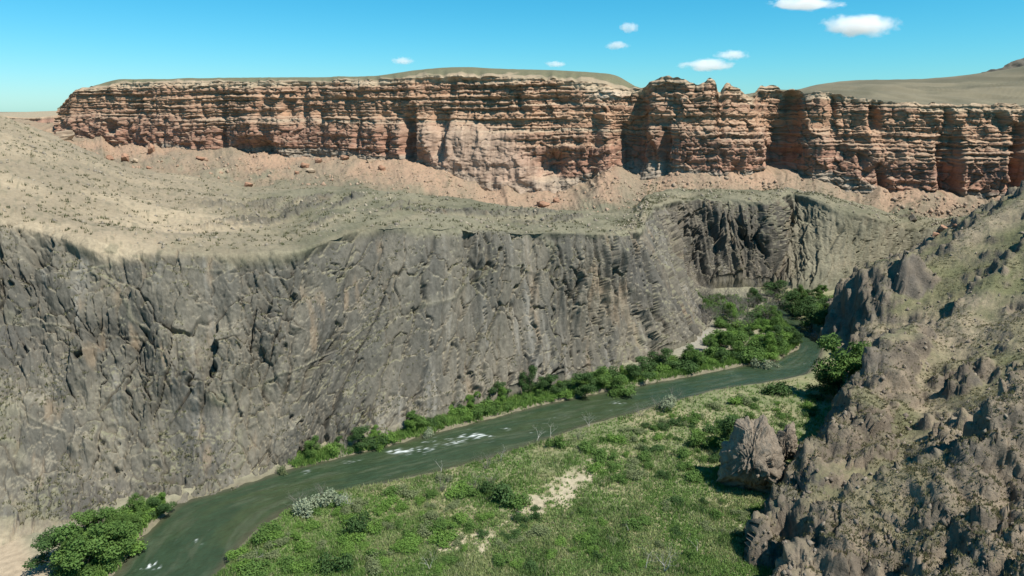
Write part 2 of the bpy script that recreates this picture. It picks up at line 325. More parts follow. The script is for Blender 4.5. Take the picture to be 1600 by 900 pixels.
# buttresses and clefts
bay = 5.5 * fbm(SS / 36, zz / 130, o=2, seed=230) + 4.2 * ridged(SS / 26 + 0.2 * vnoise(SS / 9, zz / 9, None, 233), zz / 90, o=3, seed=232)
flute = (1.6 - 0.9 * upper) * ridged(SS / 7.5 + 0.25 * vnoise(SS / 4, zz / 8, None, 236), zz / 45, o=3, seed=235)
vc, je = facet(SS / 5.5 + .3 * vnoise(SS / 3, zz / 3, None, 241), bed_z / 4.2, 240); vd, jd = facet(SS / 2.2, bed_z / 1.6, 243)
block = 1.9 * vc - 1.4 * (1 - np.clip(je / 0.10, 0, 1)) + 0.5 * vd - 0.4 * (1 - np.clip(jd / .14, 0, 1))
dents = [  # px, py, half width, half height, depth, sharpness
 (176, 200, 8, 9, 7, 4), (262, 205, 8, 32, 4, 2), (345, 215, 5, 40, 4, 2), (400, 235, 34, 15, 8, 3), (318, 178, 4, 20, 3, 2),
 (640, 225, 11, 46, 14, 4), (688, 212, 12, 34, 10, 4), (664, 250, 10, 22, 5, 3), (600, 222, 6, 38, 5, 2), (560, 210, 6, 36, 4, 2),
 (858, 258, 28, 18, 9, 3), (700, 140, 8, 16, 4, 2), (812, 155, 6, 22, 4, 2), (880, 158, 14, 12, 4, 2),
 (985, 235, 26, 42, 16, 3), (1000, 175, 10, 40, 9, 2), (1038, 235, 8, 40, 7, 3), (1020, 245, 7, 26, 6, 3),
 (1222, 235, 20, 62, 16, 2), (1238, 165, 10, 34, 8, 2), (1300, 165, 7, 26, 5, 2), (1370, 180, 9, 26, 8, 3), (1480, 185, 7, 26, 6, 2),
 (1482, 275, 18, 60, 15, 4), (1590, 255, 12, 55, 13, 3), (1378, 300, 7, 34, 6, 3), (1310, 235, 16, 18, 6, 2), (1350, 250, 8, 24, 5, 2),
 (1150, 268, 14, 16, 5, 2), (450, 175, 7, 22, 4, 2), (500, 190, 9, 30, 4, 2), (1560, 190, 12, 14, 5, 2), (930, 215, 9, 14, 4, 2)]
dent = np.zeros_like(zz)
wpx = PX + 5 * fbm(SS / 8, zz / 8, o=3, seed=245); wpy = PY + 5 * fbm(SS / 9, zz / 7, o=3, seed=246)
for (dx, dy, hw, hh, dep, sh) in dents:
    r = np.abs((wpx - dx) / hw) ** sh + np.abs((wpy - dy) / hh) ** sh
    dent += dep * np.exp(-r)
scar = np.exp(-np.abs((wpx - (735 + 1.0 * (wpy - 230))) / 85) ** 4) * sstep(175, 215, wpy)       # broken rockfall slope in the middle
rough = fbm(SS / 5, zz / 5, o=5, seed=250, g=0.6)
disp = beds * (1 - 0.8 * scar) + bay + flute * (1 - scar) + block * (1 - 0.6 * scar) + 0.35 * rough - dent + scar * (7 * (1 - frac) + 2.5 * ridged(SS / 9, zz / 11, o=4, seed=252))
disp *= sstep(-0.02, 0.0, frac + 0.3)
tang = np.gradient(foot[:, :2], axis=0); tang = smooth1(tang, 30); tang /= np.linalg.norm(tang, axis=1, keepdims=True)
nx, ny = tang[:, 1], -tang[:, 0]
topf = 1 - 0.55 * sstep(0.93, 1.0, frac)
P[..., 0] += nx[None] * disp * topf; P[..., 1] += ny[None] * disp * topf
P[..., 2] += 0.4 * vnoise(SS / 3, zz / 3, None, 255) * sstep(0, 0.1, frac)
# colours of the beds
tone = fbm(bed_z / 1.7 + 30, bed_z * 0, o=3, seed=260, g=0.75)
c_gray = mix((0.37, 0.31, 0.24), (0.27, 0.235, 0.185), sstep(-.3, .3, ridged(SS / 3, zz / 20, o=3, seed=262)))
c_pink = mix((0.40, 0.205, 0.135), (0.30, 0.165, 0.118), sstep(-.3, .3, tone))
c_brown = mix((0.31, 0.175, 0.118), (0.42, 0.25, 0.155), sstep(-.2, .3, tone))
c_orange = mix((0.46, 0.265, 0.158), (0.31, 0.165, 0.103), sstep(-.25, .25, tone))
c_pale = mix((0.54, 0.42, 0.28), (0.43, 0.30, 0.19), sstep(-.3, .3, fbm(SS / 20, zz / 2, o=3, seed=264)))
fz = frac + 0.03 * fbm(SS / 22, zz / 10, o=3, seed=266)
gl = 0.13 + 0.05 * vnoise(SS / 30, SS * 0, None, 268)
Rc = mix(c_gray, c_pink, sstep(gl - 0.02, gl + 0.03, fz)); Rc = mix(Rc, c_brown, sstep(0.36, 0.44, fz))
Rc = mix(Rc, c_orange, sstep(0.52, 0.60, fz)); Rc = mix(Rc, c_pale, sstep(0.90, 0.95, fz + 0.05 * fbm(SS / 30, zz * 0, o=2, seed=270)))
Rc = mix(Rc, (0.46, 0.345, 0.255), scar * 0.75)
white = np.exp(-((PX - 948) / 28) ** 4 - ((PY - 148) / 7) ** 4) ; Rc = mix(Rc, (0.60, 0.52, 0.40), white * 0.8)
NRm = normals(P); NRm *= -np.sign(NRm[..., 1:2]) ; upr = np.abs(NRm[..., 2])
Rc = mix(Rc, (0.52, 0.42, 0.29), sstep(.30, .50, fbm(bed_z / 3.1 + 77, SS / 220, o=3, seed=274, g=.7)) * .7 * upper); Rc = mix(Rc, (0.36, 0.25, 0.175), 0.2 * np.ones_like(frac)); Rc = mix(Rc, Rc * 0.62, sstep(.35, .7, ridged(SS / 2.3, zz / 40, o=3, seed=271)) * (1 - upper) * .8)
Rc = mix(Rc, (0.42, 0.32, 0.22), sstep(0.6, 0.9, upr) * 0.6 * sstep(0.02, .1, frac))
Rc = Rc * (1 + 0.16 * fbm(SS / 2.5, zz / 14, o=3, seed=272))[..., None]
o = grid_object("red_cliff", P, Rc, MAT_RED); tag(o, "banded red and orange cliffs with ledges below the plateau", "cliff", "structure")
# plateau surface behind the rim
sky_px = np.array([90, 128, 185, 240, 300, 450, 590, 640, 720, 780, 880, 960, 1000, 1040, 1240, 1330, 1500, 1960.])
sky_py = np.array([173, 139, 123, 124, 122, 121, 119, 110, 104, 107, 110, 115, 140, 150, 152, 162, 168, 172.])
PR = 46; tp = np.linspace(0, 1, PR); rim = P[-1]
yb = rim[:, 1] + np.interp(pu, [90, 128, 300, 1000, 1960], [10, 30, 90, 90, 120]); crest = at_y(pu, sm(np.interp(pu, sky_px, sky_py)), yb)
Pl = np.empty((PR, NU, 3)); h1 = np.clip(tp / 0.6, 0, 1); h2 = np.clip((tp - 0.6) / 0.4, 0, 1)
Pl[..., 0] = rim[None, :, 0] + (crest - rim)[None, :, 0] * h1[:, None]; Pl[..., 1] = rim[None, :, 1] + (yb - rim[:, 1])[None] * h1[:, None] + 260 * h2[:, None]
Pl[..., 0] *= (1 + 0.35 * h2)[:, None]
Pl[..., 2] = rim[None, :, 2] + (crest - rim)[None, :, 2] * (h1 ** 0.8)[:, None] - 30 * (h2 ** 1.3)[:, None]
Pl[1:, :, 2] += (0.5 * fbm(Pl[1:, :, 0] / 14, Pl[1:, :, 1] / 14, o=4, seed=280) + 1.0 * fbm(Pl[1:, :, 0] / 9, Pl[1:, :, 1] / 9, o=3, seed=281) * sstep(0, .2, tp[1:])[:, None] * (1 - sstep(.3, .6, tp[1:]))[:, None])
Plc = mix((0.36, 0.28, 0.185), (0.165, 0.155, 0.09), sstep(0.0, 0.12, tp[:, None] + 0.25 * fbm(Pl[..., 0] / 12, Pl[..., 1] / 20, o=4, seed=283)))
o = grid_object("plateau", Pl, Plc, MAT_SOIL); tag(o, "flat grassy plateau top above the red cliffs", "plateau", "structure")

# ------------------------------------------------------------------ right hill with rocky spurs
foot_w = np.array([(22, 40), (34, 75), (47, 104), (58, 124), (77, 150), (89, 177), (105, 205), (112, 236), (123, 262), (142, 290), (178, 325), (260, 362), (420, 400.)])
def poly_dist(x, y, W):
    best = np.full(x.shape, 1e9); sgn = np.ones(x.shape); along = np.zeros(x.shape); acc = 0
    for (ax, ay), (bx, by) in zip(W[:-1], W[1:]):
        ex, ey = bx - ax, by - ay; L = math.hypot(ex, ey); tt = np.clip(((x - ax) * ex + (y - ay) * ey) / (L * L), 0, 1)
        qx, qy = x - (ax + ex * tt), y - (ay + ey * tt); d = np.hypot(qx, qy); m = d < best
        best = np.where(m, d, best); sgn = np.where(m, np.where(ex * (y - ay) - ey * (x - ax) < 0, 1.0, -1.0), sgn); along = np.where(m, acc + tt * L, along); acc += L
    return best * sgn, along
def hill_height(x, y):
    wx = x + 4.0 * fbm(x / 18, y / 18, o=3, seed=300); wy = y + 4.0 * fbm(x / 18 + 50, y / 18, o=3, seed=303)
    d, al = poly_dist(wx, wy, foot_w)
    sl = 0.56 + 0.36 * sstep(195, 290, y)
    z = np.where(d > 0, sl * d + 2.5 * (1 - np.exp(-np.maximum(d, 0) / 3.0)), np.maximum(d * 0.9, -2.5))
    # cliff nose above the water
    z += 15.0 * np.exp(-np.abs((wx - 127) / 11.5) ** 4 - np.abs((wy - 240) / 17) ** 4) * sstep(-3, 3, d)
    def spur(W, hgt, wl, wr):
        dd, a = poly_dist(wx, wy, np.array(W)); L = sum(math.hypot(b[0] - a_[0], b[1] - a_[1]) for a_, b in zip(W[:-1], W[1:]))
        w = np.where(dd < 0, wl, wr); tap = 1 - 0.55 * np.abs(a / L - 0.55)
        return hgt * tap * np.exp(-np.abs(dd / w) ** 2.2)
    z += spur([(46, 113), (58, 127), (70, 141), (86, 160), (104, 178)], 12.0, 3.0, 9)
    z += spur([(44, 97), (54, 103), (69, 106), (88, 111), (110, 120)], 12.5, 3.2, 10)
    z += spur([(90, 168), (110, 186), (135, 198), (170, 215)], 6.5, 2.4, 10)
    z += spur([(112, 215), (130, 226), (155, 238), (190, 255)], 6.0, 2.6, 10)
    inside = sstep(-3.5, 0.5, d)
    z += inside * (2.6 * fbm(x / 16, y / 16, o=3, seed=306) + 1.5 * ridged((x * 0.55 + y * 0.83) / 15, (x * 0.83 - y * 0.55) / 40, o=4, seed=310))
    inside = np.maximum(inside, sstep(.3, 1.5, z))
    return z, d, inside
NA, ND = 570, 510
az = np.linspace(math.atan(0.10), math.atan(1.02), NA); rd = np.exp(np.linspace(math.log(52), math.log(470), ND))
X = rd[:, None] * np.sin(az)[None]; Y = rd[:, None] * np.cos(az)[None]
Z, D, ins = hill_height(X, Y)
HP = np.stack([X, Y, Z], -1)
nh = normals(HP); nh *= np.sign(nh[..., 2:3]); steep = sstep(0.86, 0.66, nh[..., 2]) if False else 1 - sstep(0.62, 0.86, nh[..., 2])
rk = np.clip(steep + 0.8 * sstep(0.12, 0.42, fbm(X / 13, Y / 13, o=4, seed=320)) + 0.8 * np.exp(-np.maximum(D, 0) / 7), 0, 1) * ins
rk = np.clip(rk + 0.75 * (1 - sstep(140, 185, Y + 10 * fbm(X / 12, Y / 12, o=3, seed=321))) * ins * sstep(-.1, .2, fbm(X / 12, Y / 12, o=3, seed=319)), 0, 1)
wj2 = .25 * fbm(X / 2, Y / 2, o=2, seed=322)
p1 = X * .8 + Y * .6; p2 = (X * .6 - Y * .8)
ac, ae = facet(p1 / 5.6 + wj2, p2 / 4.4 + Z / 9, 324, 0, 1.7); bc, be = facet(p1 / 2.3 + wj2, (p2 + 1.1 * Z) / 2.4 + wj2, 328, 0, 1.6); dc, de = facet(p1 / .9 + wj2, (p2 + 1.3 * Z) / 1.0, 331, 0, 1.5)
k1, _, _ = voro((p1 + 1.2 * wj2) / 7.5, (p2 + .5 * Z) / 6, 341); k2, _, _ = voro((p1 + wj2) / 3.1 + wj2, (p2 + .9 * Z) / 2.7, 345)
hz = rk * (4.6 * (.55 - k1) + 1.3 * (.5 - k2) + 1.2 * ac + 0.45 * bc - .35 * (1 - np.clip(be / .12, 0, 1)) + .2 * dc + .4 * fbm(p1 / 2.2, (p2 + Z) / 2.2, o=4, seed=349, g=.62))
hz += ins * (0.28 * fbm(X / 1.3, Y / 1.3, o=4, seed=332, g=.65) + 0.5 * ridged(X / 7, Y / 7, o=3, seed=333))
HP = HP + nh * (0.6 * hz)[..., None]; HP[..., 2] += 0.5 * hz
nh2 = normals(HP); nh2 *= np.sign(nh2[..., 2:3])
grassy = mix((0.235, 0.205, 0.122), (0.16, 0.158, 0.080), sstep(-.3, .35, fbm(X / 13, Y / 13, o=4, seed=340)))
grassy = mix(grassy, (0.34, 0.27, 0.19), sstep(0.0, 0.5, fbm(X / 20, Y / 20, o=4, seed=342)) * 0.7)
grassy = mix(grassy, (0.43, 0.32, 0.25), np.exp(-((X - 84) / 15) ** 2 - ((Y - 88) / 16) ** 2) * 0.8)
grassy = mix(grassy, (0.13, 0.135, 0.07), sstep(0.35, 0.55, vnoise(X / .8, Y / .8, None, 344)) * 0.5)
rockc = mix((0.15, 0.124, 0.094), (0.255, 0.205, 0.148), sstep(-.3, .4, fbm(X / 5, Y / 5 + Z / 5, o=4, seed=346)))
rockc = mix(rockc, (0.14, 0.125, 0.105), sstep(0.1, .5, fbm(X / 9, Y / 9, o=3, seed=348)) * .7)
hc = mix(grassy, rockc, np.clip(rk * 0.75 + (1 - sstep(0.55, 0.82, nh2[..., 2])) * 0.8, 0, 1))
o = grid_object("hillside", HP, hc, MAT_HILL); tag(o, "rocky dry hillside with spurs and grass on the near bank", "hill", "structure")

# ------------------------------------------------------------------ river and valley floor
far_bank = [(-60, 1010), (120, 930), (185, 895), (212, 845), (272, 789), (350, 766), (440, 737), (530, 715), (630, 690), (760, 655), (860, 630), (950, 611), (1080, 588), (1150, 573), (1215, 563), (1250, 543), (1248, 525), (1228, 505), (1205, 485), (1190, 470)]
near_bank = [(200, 1010), (310, 930), (345, 890), (385, 840), (440, 800), (530, 767), (590, 757), (700, 735), (800, 705), (870, 681), (920, 664), (1020, 637), (1130, 606), (1200, 598), (1262, 585), (1280, 560), (1287, 530), (1262, 508), (1235, 488), (1215, 470)]
FB = at_z(*np.array(far_bank, float).T, 0.0); NB = at_z(*np.array(near_bank, float).T, 0.0)
tt = np.linspace(0, len(FB) - 1, 620)
def along(A): return smooth1(np.stack([np.interp(tt, np.arange(len(A)), A[:, k]) for k in range(3)], 1), 12)
fb, nb = along(FB), along(NB)
wv = np.linspace(-0.22, 1.22, 110)
WPt = fb[None] * (1 - wv)[:, None, None] + nb[None] * wv[:, None, None]
flow = np.concatenate([[0], np.cumsum(np.linalg.norm(np.diff((fb + nb) / 2, axis=0), axis=1))])[None] * np.ones((110, 1)); acr = wv[:, None] * np.linalg.norm(fb - nb, axis=1)[None]
WPt[..., 2] = 0.13 * fbm(flow / 1.8, acr / 1.0, o=3, seed=400) + 0.07 * fbm(flow / .7, acr / .5, o=2, seed=401)
wpx_, wpy_, _ = project(WPt)
foam = np.zeros_like(flow)
for (fx, fy, sx, sy, am) in [(625, 706, 20, 5, 1.5), (705, 690, 45, 7, .8), (745, 681, 30, 6, .8), (665, 703, 20, 5, .8), (965, 630, 12, 3, .9), (950, 642, 12, 3, .6), (830, 677, 8, 3, .9), (545, 722, 20, 4, .55), (480, 738, 16, 4, .7), (235, 885, 22, 8, 1.0), (310, 845, 14, 7, .6), (590, 735, 25, 6, .35), (780, 668, 40, 5, .45), (1150, 585, 10, 2, .6), (1250, 568, 25, 6, .35), (290, 880, 16, 5, .5), (880, 650, 30, 5, .4), (420, 760, 30, 6, .35)]:
    foam += am * np.exp(-((wpx_ - fx) / sx) ** 2 - ((wpy_ - fy) / sy) ** 2)
streak = 0.5 + 0.5 * fbm(flow / 1.6, acr / .55, o=4, seed=404, g=0.65)
fine = 0.5 + 0.5 * fbm(flow / .8, acr / .32, o=3, seed=405, g=.7)
fm = sstep(0.56, 0.78, (0.5 * streak + 0.5 * fine) * (0.76 + 0.44 * np.minimum(foam, 1.2))) * np.clip(foam * 1.1 + 0.5, 0, 1)
WPt[..., 2] += 0.25 * fm
wc = mix((0.034, 0.058, 0.030), (0.046, 0.066, 0.030), sstep(-.3, .4, fbm(flow / 18, acr / 6, o=3, seed=406)))
edge = np.minimum(wv, 1 - wv)[:, None]; wc = mix(wc, (0.075, 0.092, 0.055), sstep(.0, .5, fbm(flow / 9, acr / 1.5, o=3, seed=408)) * .6); wc = mix(wc, (0.085, 0.078, 0.050), (1 - sstep(0.0, 0.12, edge)) * .7)
wc = mix(wc, (0.72, 0.76, 0.74), fm)
MAT_WATER = col_mat("river_water", 0.12, 0.22, 0.35, 0.16, 1.6, spec=0.35)
o = grid_object("river", WPt, wc, MAT_WATER, True); tag(o, "green river with white riffles flowing through the gorge", "river", "structure")

river_mid = np.concatenate([fb, nb[::-1]], 0)
def in_poly(x, y, W):
    r = np.zeros(x.shape, bool)
    for (ax, ay), (bx, by) in zip(W, np.roll(W, -1, 0)):
        c = ((ay > y) != (by > y)); r ^= c & (x < (bx - ax) * (y - ay) / (by - ay + 1e-12) + ax)
    return r
RIV = np.concatenate([fb[::6, :2], nb[::-6, :2]], 0)
def ground_height(x, y):
    d1, _ = poly_dist(x, y, fb[::6, :2]); d2, _ = poly_dist(x, y, nb[::6, :2])
    d = np.minimum(np.abs(d1), np.abs(d2)); d = np.where(in_poly(x, y, RIV), -d, d)
    dn = d + 0.9 * fbm(x / 3, y / 3, o=3, seed=420)
    z = np.where(dn < 0, np.maximum(-1.6, dn * 0.5), 1.1 * (1 - np.exp(-np.maximum(dn, 0) / 1.2)) + 0.012 * np.maximum(dn, 0))
    return z + 0.25 * fbm(x / 7, y / 7, o=4, seed=424) * sstep(0, 4, d), d
gA = np.linspace(math.atan(-1.35), math.atan(1.0), 460); gR = np.exp(np.linspace(math.log(60), math.log(470), 250))
GX = gR[:, None] * np.sin(gA)[None]; GY = gR[:, None] * np.cos(gA)[None]
GZ, GD = ground_height(GX, GY)
gpx, gpy, _ = project(np.stack([GX, GY, GZ], -1))
def sand_mask(x, y, px, py):
    m = 0.85 * np.exp(-((px - (905 - 1.15 * (py - 740))) / 48) ** 2 - ((py - 780) / 62) ** 2) + 0.7 * np.exp(-((px - 700) / 70) ** 2 - ((py - 850) / 22) ** 2) + 0.5 * np.exp(-((px - 1180) / 60) ** 2 - ((py - 835) / 40) ** 2)
    return m
sandm = sstep(0.42, 0.72, sand_mask(GX, GY, gpx, gpy) + 0.75 * fbm(GX / 2.6, GY / 2.6, o=5, seed=430, g=.65))
gc = mix((0.19, 0.205, 0.10), (0.29, 0.265, 0.15), sstep(-.3, .4, fbm(GX / 9, GY / 9, o=4, seed=432)))
gc = mix(gc, (0.47, 0.40, 0.28), sandm * .9)
fd1, _ = poly_dist(GX, GY, fb[::6, :2]); fd2, _ = poly_dist(GX, GY, nb[::6, :2]); gc = mix(gc, (0.27, 0.245, 0.18), ((np.abs(fd1) < np.abs(fd2)) & (GD > 0)) * 0.75)
gc = mix(gc, (0.33, 0.28, 0.19), np.exp(-((gpx - 1320) / 90) ** 2 - ((gpy - 446) / 12) ** 2) * 0.3)
road = np.exp(-((gpy - (443 + 0.0022 * (gpx - 1340) ** 2 * 0 - 0.16 * (gpx - 1340))) / 2.2) ** 2) * sstep(1255, 1290, gpx); gc = mix(gc, (0.44, 0.36, 0.25), road * .8)
gc = mix(gc, (0.42, 0.33, 0.23), (1 - sstep(40, 90, gpx + .6 * (890 - gpy))) * .9)
gc = mix(gc, (0.17, 0.145, 0.10), np.exp(-(GD / 1.2) ** 2) * 0.9)
gc = mix(gc, (0.30, 0.275, 0.225), np.exp(-((gpx - 1085) / 45) ** 2 - ((gpy - 528) / 26) ** 2))
o = grid_object("valley_floor", np.stack([GX, GY, GZ], -1), gc, MAT_GROUND); tag(o, "grassy valley floor with sandy patches beside the river", "ground", "structure")

# far things: plain to the horizon, distant canyon wall, background hills
n = 60; px_ = np.linspace(-9000, 9000, n); py_ = np.concatenate([np.linspace(640, 3000, 30), np.geomspace(3300, 30000, 30)])
PPx, PPy = np.meshgrid(px_, py_); PPx = PPx * (PPy / 3000).clip(0.4, 10)
PZ = 60 + 12 * sstep(600, 2500, PPy) + 3 * fbm(PPx / 500, PPy / 500, o=4, seed=500)
o = grid_object("desert_plain", np.stack([PPx, PPy, PZ], -1), mix((0.24, 0.21, 0.14), (0.30, 0.25, 0.17), sstep(-.3, .3, fbm(PPx / 300, PPy / 300, o=3, seed=502))), MAT_SOIL, True)
tag(o, "dry plain running from the plateau to the horizon", "plain", "structure")
fx = np.linspace(-60, 150, 260); fr = np.linspace(0, 1, 50)
FP = np.empty((50, 260, 3)); tpv = at_y(fx, 181 + 3 * np.sin(fx / 25), 1000.); btv = at_y(fx, 216, 985.)
dd_ = 6 * ridged(fx / 18, fx * 0, o=4, seed=510)
for i, v in enumerate(fr):
    FP[i] = btv * (1 - min(v / .6, 1)) + tpv * min(v / .6, 1)
    FP[i, :, 1] += -dd_ * (1 - v) + 3 * vnoise(np.full(260, v * 14), fx / 40, None, 511) + max(0, v - .6) * 900
    FP[i, :, 2] += max(0, v - .6) * 22
fcol = mix((0.34, 0.20, 0.14), (0.42, 0.30, 0.20), np.broadcast_to(sstep(-.2, .3, vnoise(fr * 16, fr * 0, None, 512))[:, None], (50, 260)))
fcol = mix(fcol, (0.34, 0.28, 0.19), np.broadcast_to((fr > .6)[:, None] * 1.0, (50, 260)))
o = grid_object("distant_canyon_wall", FP, fcol, MAT_RED); tag(o, "distant low red canyon wall at the far end of the gorge", "cliff", "structure")
hp = np.array([1020, 1120, 1180, 1215, 1240, 1262, 1320, 1400, 1460, 1500, 1545, 1580, 1600, 1640, 1750, 1900.])
hy = np.array([160, 152, 148, 137, 147, 134, 127, 124, 124, 118, 112, 108, 103, 92, 70, 60.])
bx = np.linspace(1020, 1900, 420); bt = np.linspace(0, 1, 90)
crest_b = at_y(bx, sm(np.interp(bx, hp, hy)), 1500.); foot_b = at_y(bx, 182, 760.)
BP = foot_b[None] * (1 - bt)[:, None, None] + crest_b[None] * bt[:, None, None]
BP[..., 2] = foot_b[None, :, 2] * (1 - bt ** 1.6)[:, None] + crest_b[None, :, 2] * (bt ** 1.6)[:, None]
BP[..., 2] += (20 * ridged(BP[..., 0] / 150 + BP[..., 1] / 420, BP[..., 1] / 700, o=4, seed=520) + 5 * fbm(BP[..., 0] / 60, BP[..., 1] / 60, o=4, seed=522)) * (bt * (1 - bt) * 4 * .8 + .12 * bt)[:, None]
BP = np.concatenate([BP, (BP[-1:] + np.array([0, 300, -60.]))], 0)
bcol = mix((0.215, 0.185, 0.12), (0.15, 0.138, 0.09), sstep(-.3, .4, fbm(BP[..., 0] / 70, BP[..., 1] / 70, o=4, seed=524)))
bcol = mix(bcol, (0.125, 0.112, 0.072), sstep(.1, .7, ridged(BP[..., 0] / 90 + BP[..., 1] / 300, BP[..., 1] / 260, o=4, seed=526)) * .6)
o = grid_object("background_hills", BP, bcol, MAT_SOIL, True); tag(o, "smooth olive brown hills rising behind the plateau", "hill", "structure")
kx = np.linspace(1470, 1900, 200); kt = np.linspace(0, 1, 30)
ck_ = at_y(kx, sm(np.interp(kx, [1470, 1520, 1545, 1560, 1575, 1600, 1660, 1900], [128, 122, 110, 106, 98, 90, 60, 40])), 1900.); ck_[:, 2] += 5 * fbm(kx / 9, kx * 0, o=3, seed=530)
cf = ck_.copy(); cf[:, 1] -= 300; cf[:, 2] = 90
KP = cf[None] * (1 - kt)[:, None, None] + ck_[None] * kt[:, None, None]; KP[..., 1] += 25 * fbm(kx[None] / 12 + kt[:, None], kt[:, None] * 6 + kx[None] * 0, o=3, seed=532)
o = grid_object("far_mountain", KP, np.broadcast_to(np.array((0.13, 0.115, 0.09)), KP.shape).copy(), MAT_HILL); tag(o, "dark rocky mountain shoulder at the upper right skyline", "mountain", "structure")

# ------------------------------------------------------------------ finding the ground under a picture point
_surf = []
for A, st in ((G[rb[1]:rb[5]], 1), (HP, 1)):
    a, b, c = project(A); _surf.append((A.reshape(-1, 3), a.ravel(), b.ravel(), c.ravel()))
def pick(px, py, which=None):
    best = None
    for i, (A, a, b, c) in enumerate(_surf):
        if which is not None and i != which: continue
        m = np.nonzero((np.abs(a - px) < 4) & (np.abs(b - py) < 4) & (c > 10))[0]
        if len(m):
            j = m[np.argmin(c[m])]
            if best is None or c[j] < best[1]: best = (A[j], c[j])
    return None if best is None else best[0]
def ground_pt(px, py):
    p = at_z(px, py, 1.0); z, d = ground_height(np.array([p[0]]), np.array([p[1]])); return np.array([p[0], p[1], float(z[0])])
def px_size(p): return (p[1] * CP - (p[2] - CAM_Z) * SP) / FPX      # metres per photograph pixel there

# ------------------------------------------------------------------ plants
def leaf_cloud(lobes, n, size, cols, seed, droop=0.0):
    r = np.random.default_rng(seed); V = []; C = []
    w = np.array([l[3] ** 2 for l in lobes]); idx = r.choice(len(lobes), n, p=w / w.sum())
    L = np.array(lobes)[idx]
    d = r.normal(size=(n, 3)); d /= np.linalg.norm(d, axis=1, keepdims=True)
    rad = r.random(n) ** 0.42; bump = 1 + 0.28 * fbm(d[:, 0] * 2.5 + L[:, 0] * 3, d[:, 1] * 2.5, d[:, 2] * 2.5 + L[:, 1], o=2, seed=seed)
    c = L[:, :3] + d * (L[:, 3] * rad * bump)[:, None] * np.array([1, 1, 0.85]); c[:, 2] = np.maximum(c[:, 2], 0.05)
    nrm = d * 0.6 + r.normal(size=(n, 3)) * 0.6 + np.array([0, 0, 0.35]); nrm /= np.linalg.norm(nrm, axis=1, keepdims=True)
    t1 = np.cross(nrm, r.normal(size=(n, 3))); t1 /= np.linalg.norm(t1, axis=1, keepdims=True); t2 = np.cross(nrm, t1)
    s = (size * (0.6 + 0.8 * r.random(n)))[:, None]
    V = np.stack([c - t1 * s - t2 * s * .5, c + t1 * s - t2 * s * .5, c + t1 * s * .7 + t2 * s * .6, c - t1 * s * .7 + t2 * s * .6], 1)
    lobe_t = r.random(len(lobes))[idx]; k = np.clip(0.55 * lobe_t + 0.45 * r.random(n), 0, 1)
    C = mix(cols[0], cols[1], k) * np.array([1.14, 1.22, 1.05]); C = np.repeat(C[:, None], 4, 1)
    return V.reshape(-1, 3), np.arange(4 * n).reshape(-1, 4), C.reshape(-1, 3)
def branches(h, seed, depth=4, spread=0.55, r0=0.05, n0=1, lean=0.2, kids=(2, 3)):
    """bare limbs: tapering three-sided tubes, as quads"""
    r = random.Random(seed); V = []; F = []
    def tube(a, b, ra, rb_):
        d = (b - a).normalized(); u = d.orthogonal().normalized(); w = d.cross(u); k = len(V)
        for c, rr in ((a, ra), (b, rb_)):
            for q in range(3):
                th = q * 2.0944; V.append(tuple(c + (u * math.cos(th) + w * math.sin(th)) * rr))
        for q in range(3): F.append((k + q, k + (q + 1) % 3, k + 3 + (q + 1) % 3, k + 3 + q))
    def grow(p, d, L, rad, k):
        for s in range(2):
            e = p + d * (L / 2); tube(p, e, rad, rad * .78); p = e; rad *= .78
            d = (d + Vector((r.gauss(0, .16), r.gauss(0, .16), r.gauss(0.03, .12)))).normalized()
        if k <= 0: return
        for _ in range(r.randint(*kids)):
            nd = (d + Vector((r.gauss(0, spread), r.gauss(0, spread), r.gauss(.1, spread * .6)))).normalized()
            grow(p, nd, L * r.uniform(.55, .85), rad * .72, k - 1)
    for _ in range(n0):
        grow(Vector((0, 0, -0.1)), Vector((r.gauss(0, lean), r.gauss(0, lean), 1)).normalized(), h * .36, r0 * h, depth)
    return np.array(V), np.array(F)
GREEN = ((0.06, 0.11, 0.03), (0.135, 0.21, 0.06)); DARKG = ((0.038, 0.072, 0.026), (0.085, 0.14, 0.05))
BRIGHT = ((0.095, 0.17, 0.038), (0.185, 0.28, 0.07)); GREY = ((0.20, 0.22, 0.155), (0.33, 0.35, 0.27)); SAGE = ((0.13, 0.155, 0.08), (0.22, 0.235, 0.13))
def lobes_bush(seed, k=7):
    r = random.Random(seed); out = []
    for _ in range(k):
        a = r.uniform(0, 6.28); q = r.uniform(0, .62); s = r.uniform(.24, .42); out.append((q * math.cos(a), q * math.sin(a), r.uniform(.22, .66) * (1 - q * .5), s))
    return out
def lobes_tree(seed, k=13):
    r = random.Random(seed); out = []
    for _ in range(k):
        a = r.uniform(0, 6.28); h = r.uniform(.22, .88); q = r.uniform(.05, .34) * (1.25 - abs(h - .45)); out.append((q * math.cos(a), q * math.sin(a), h, r.uniform(.12, .2)))
    return out
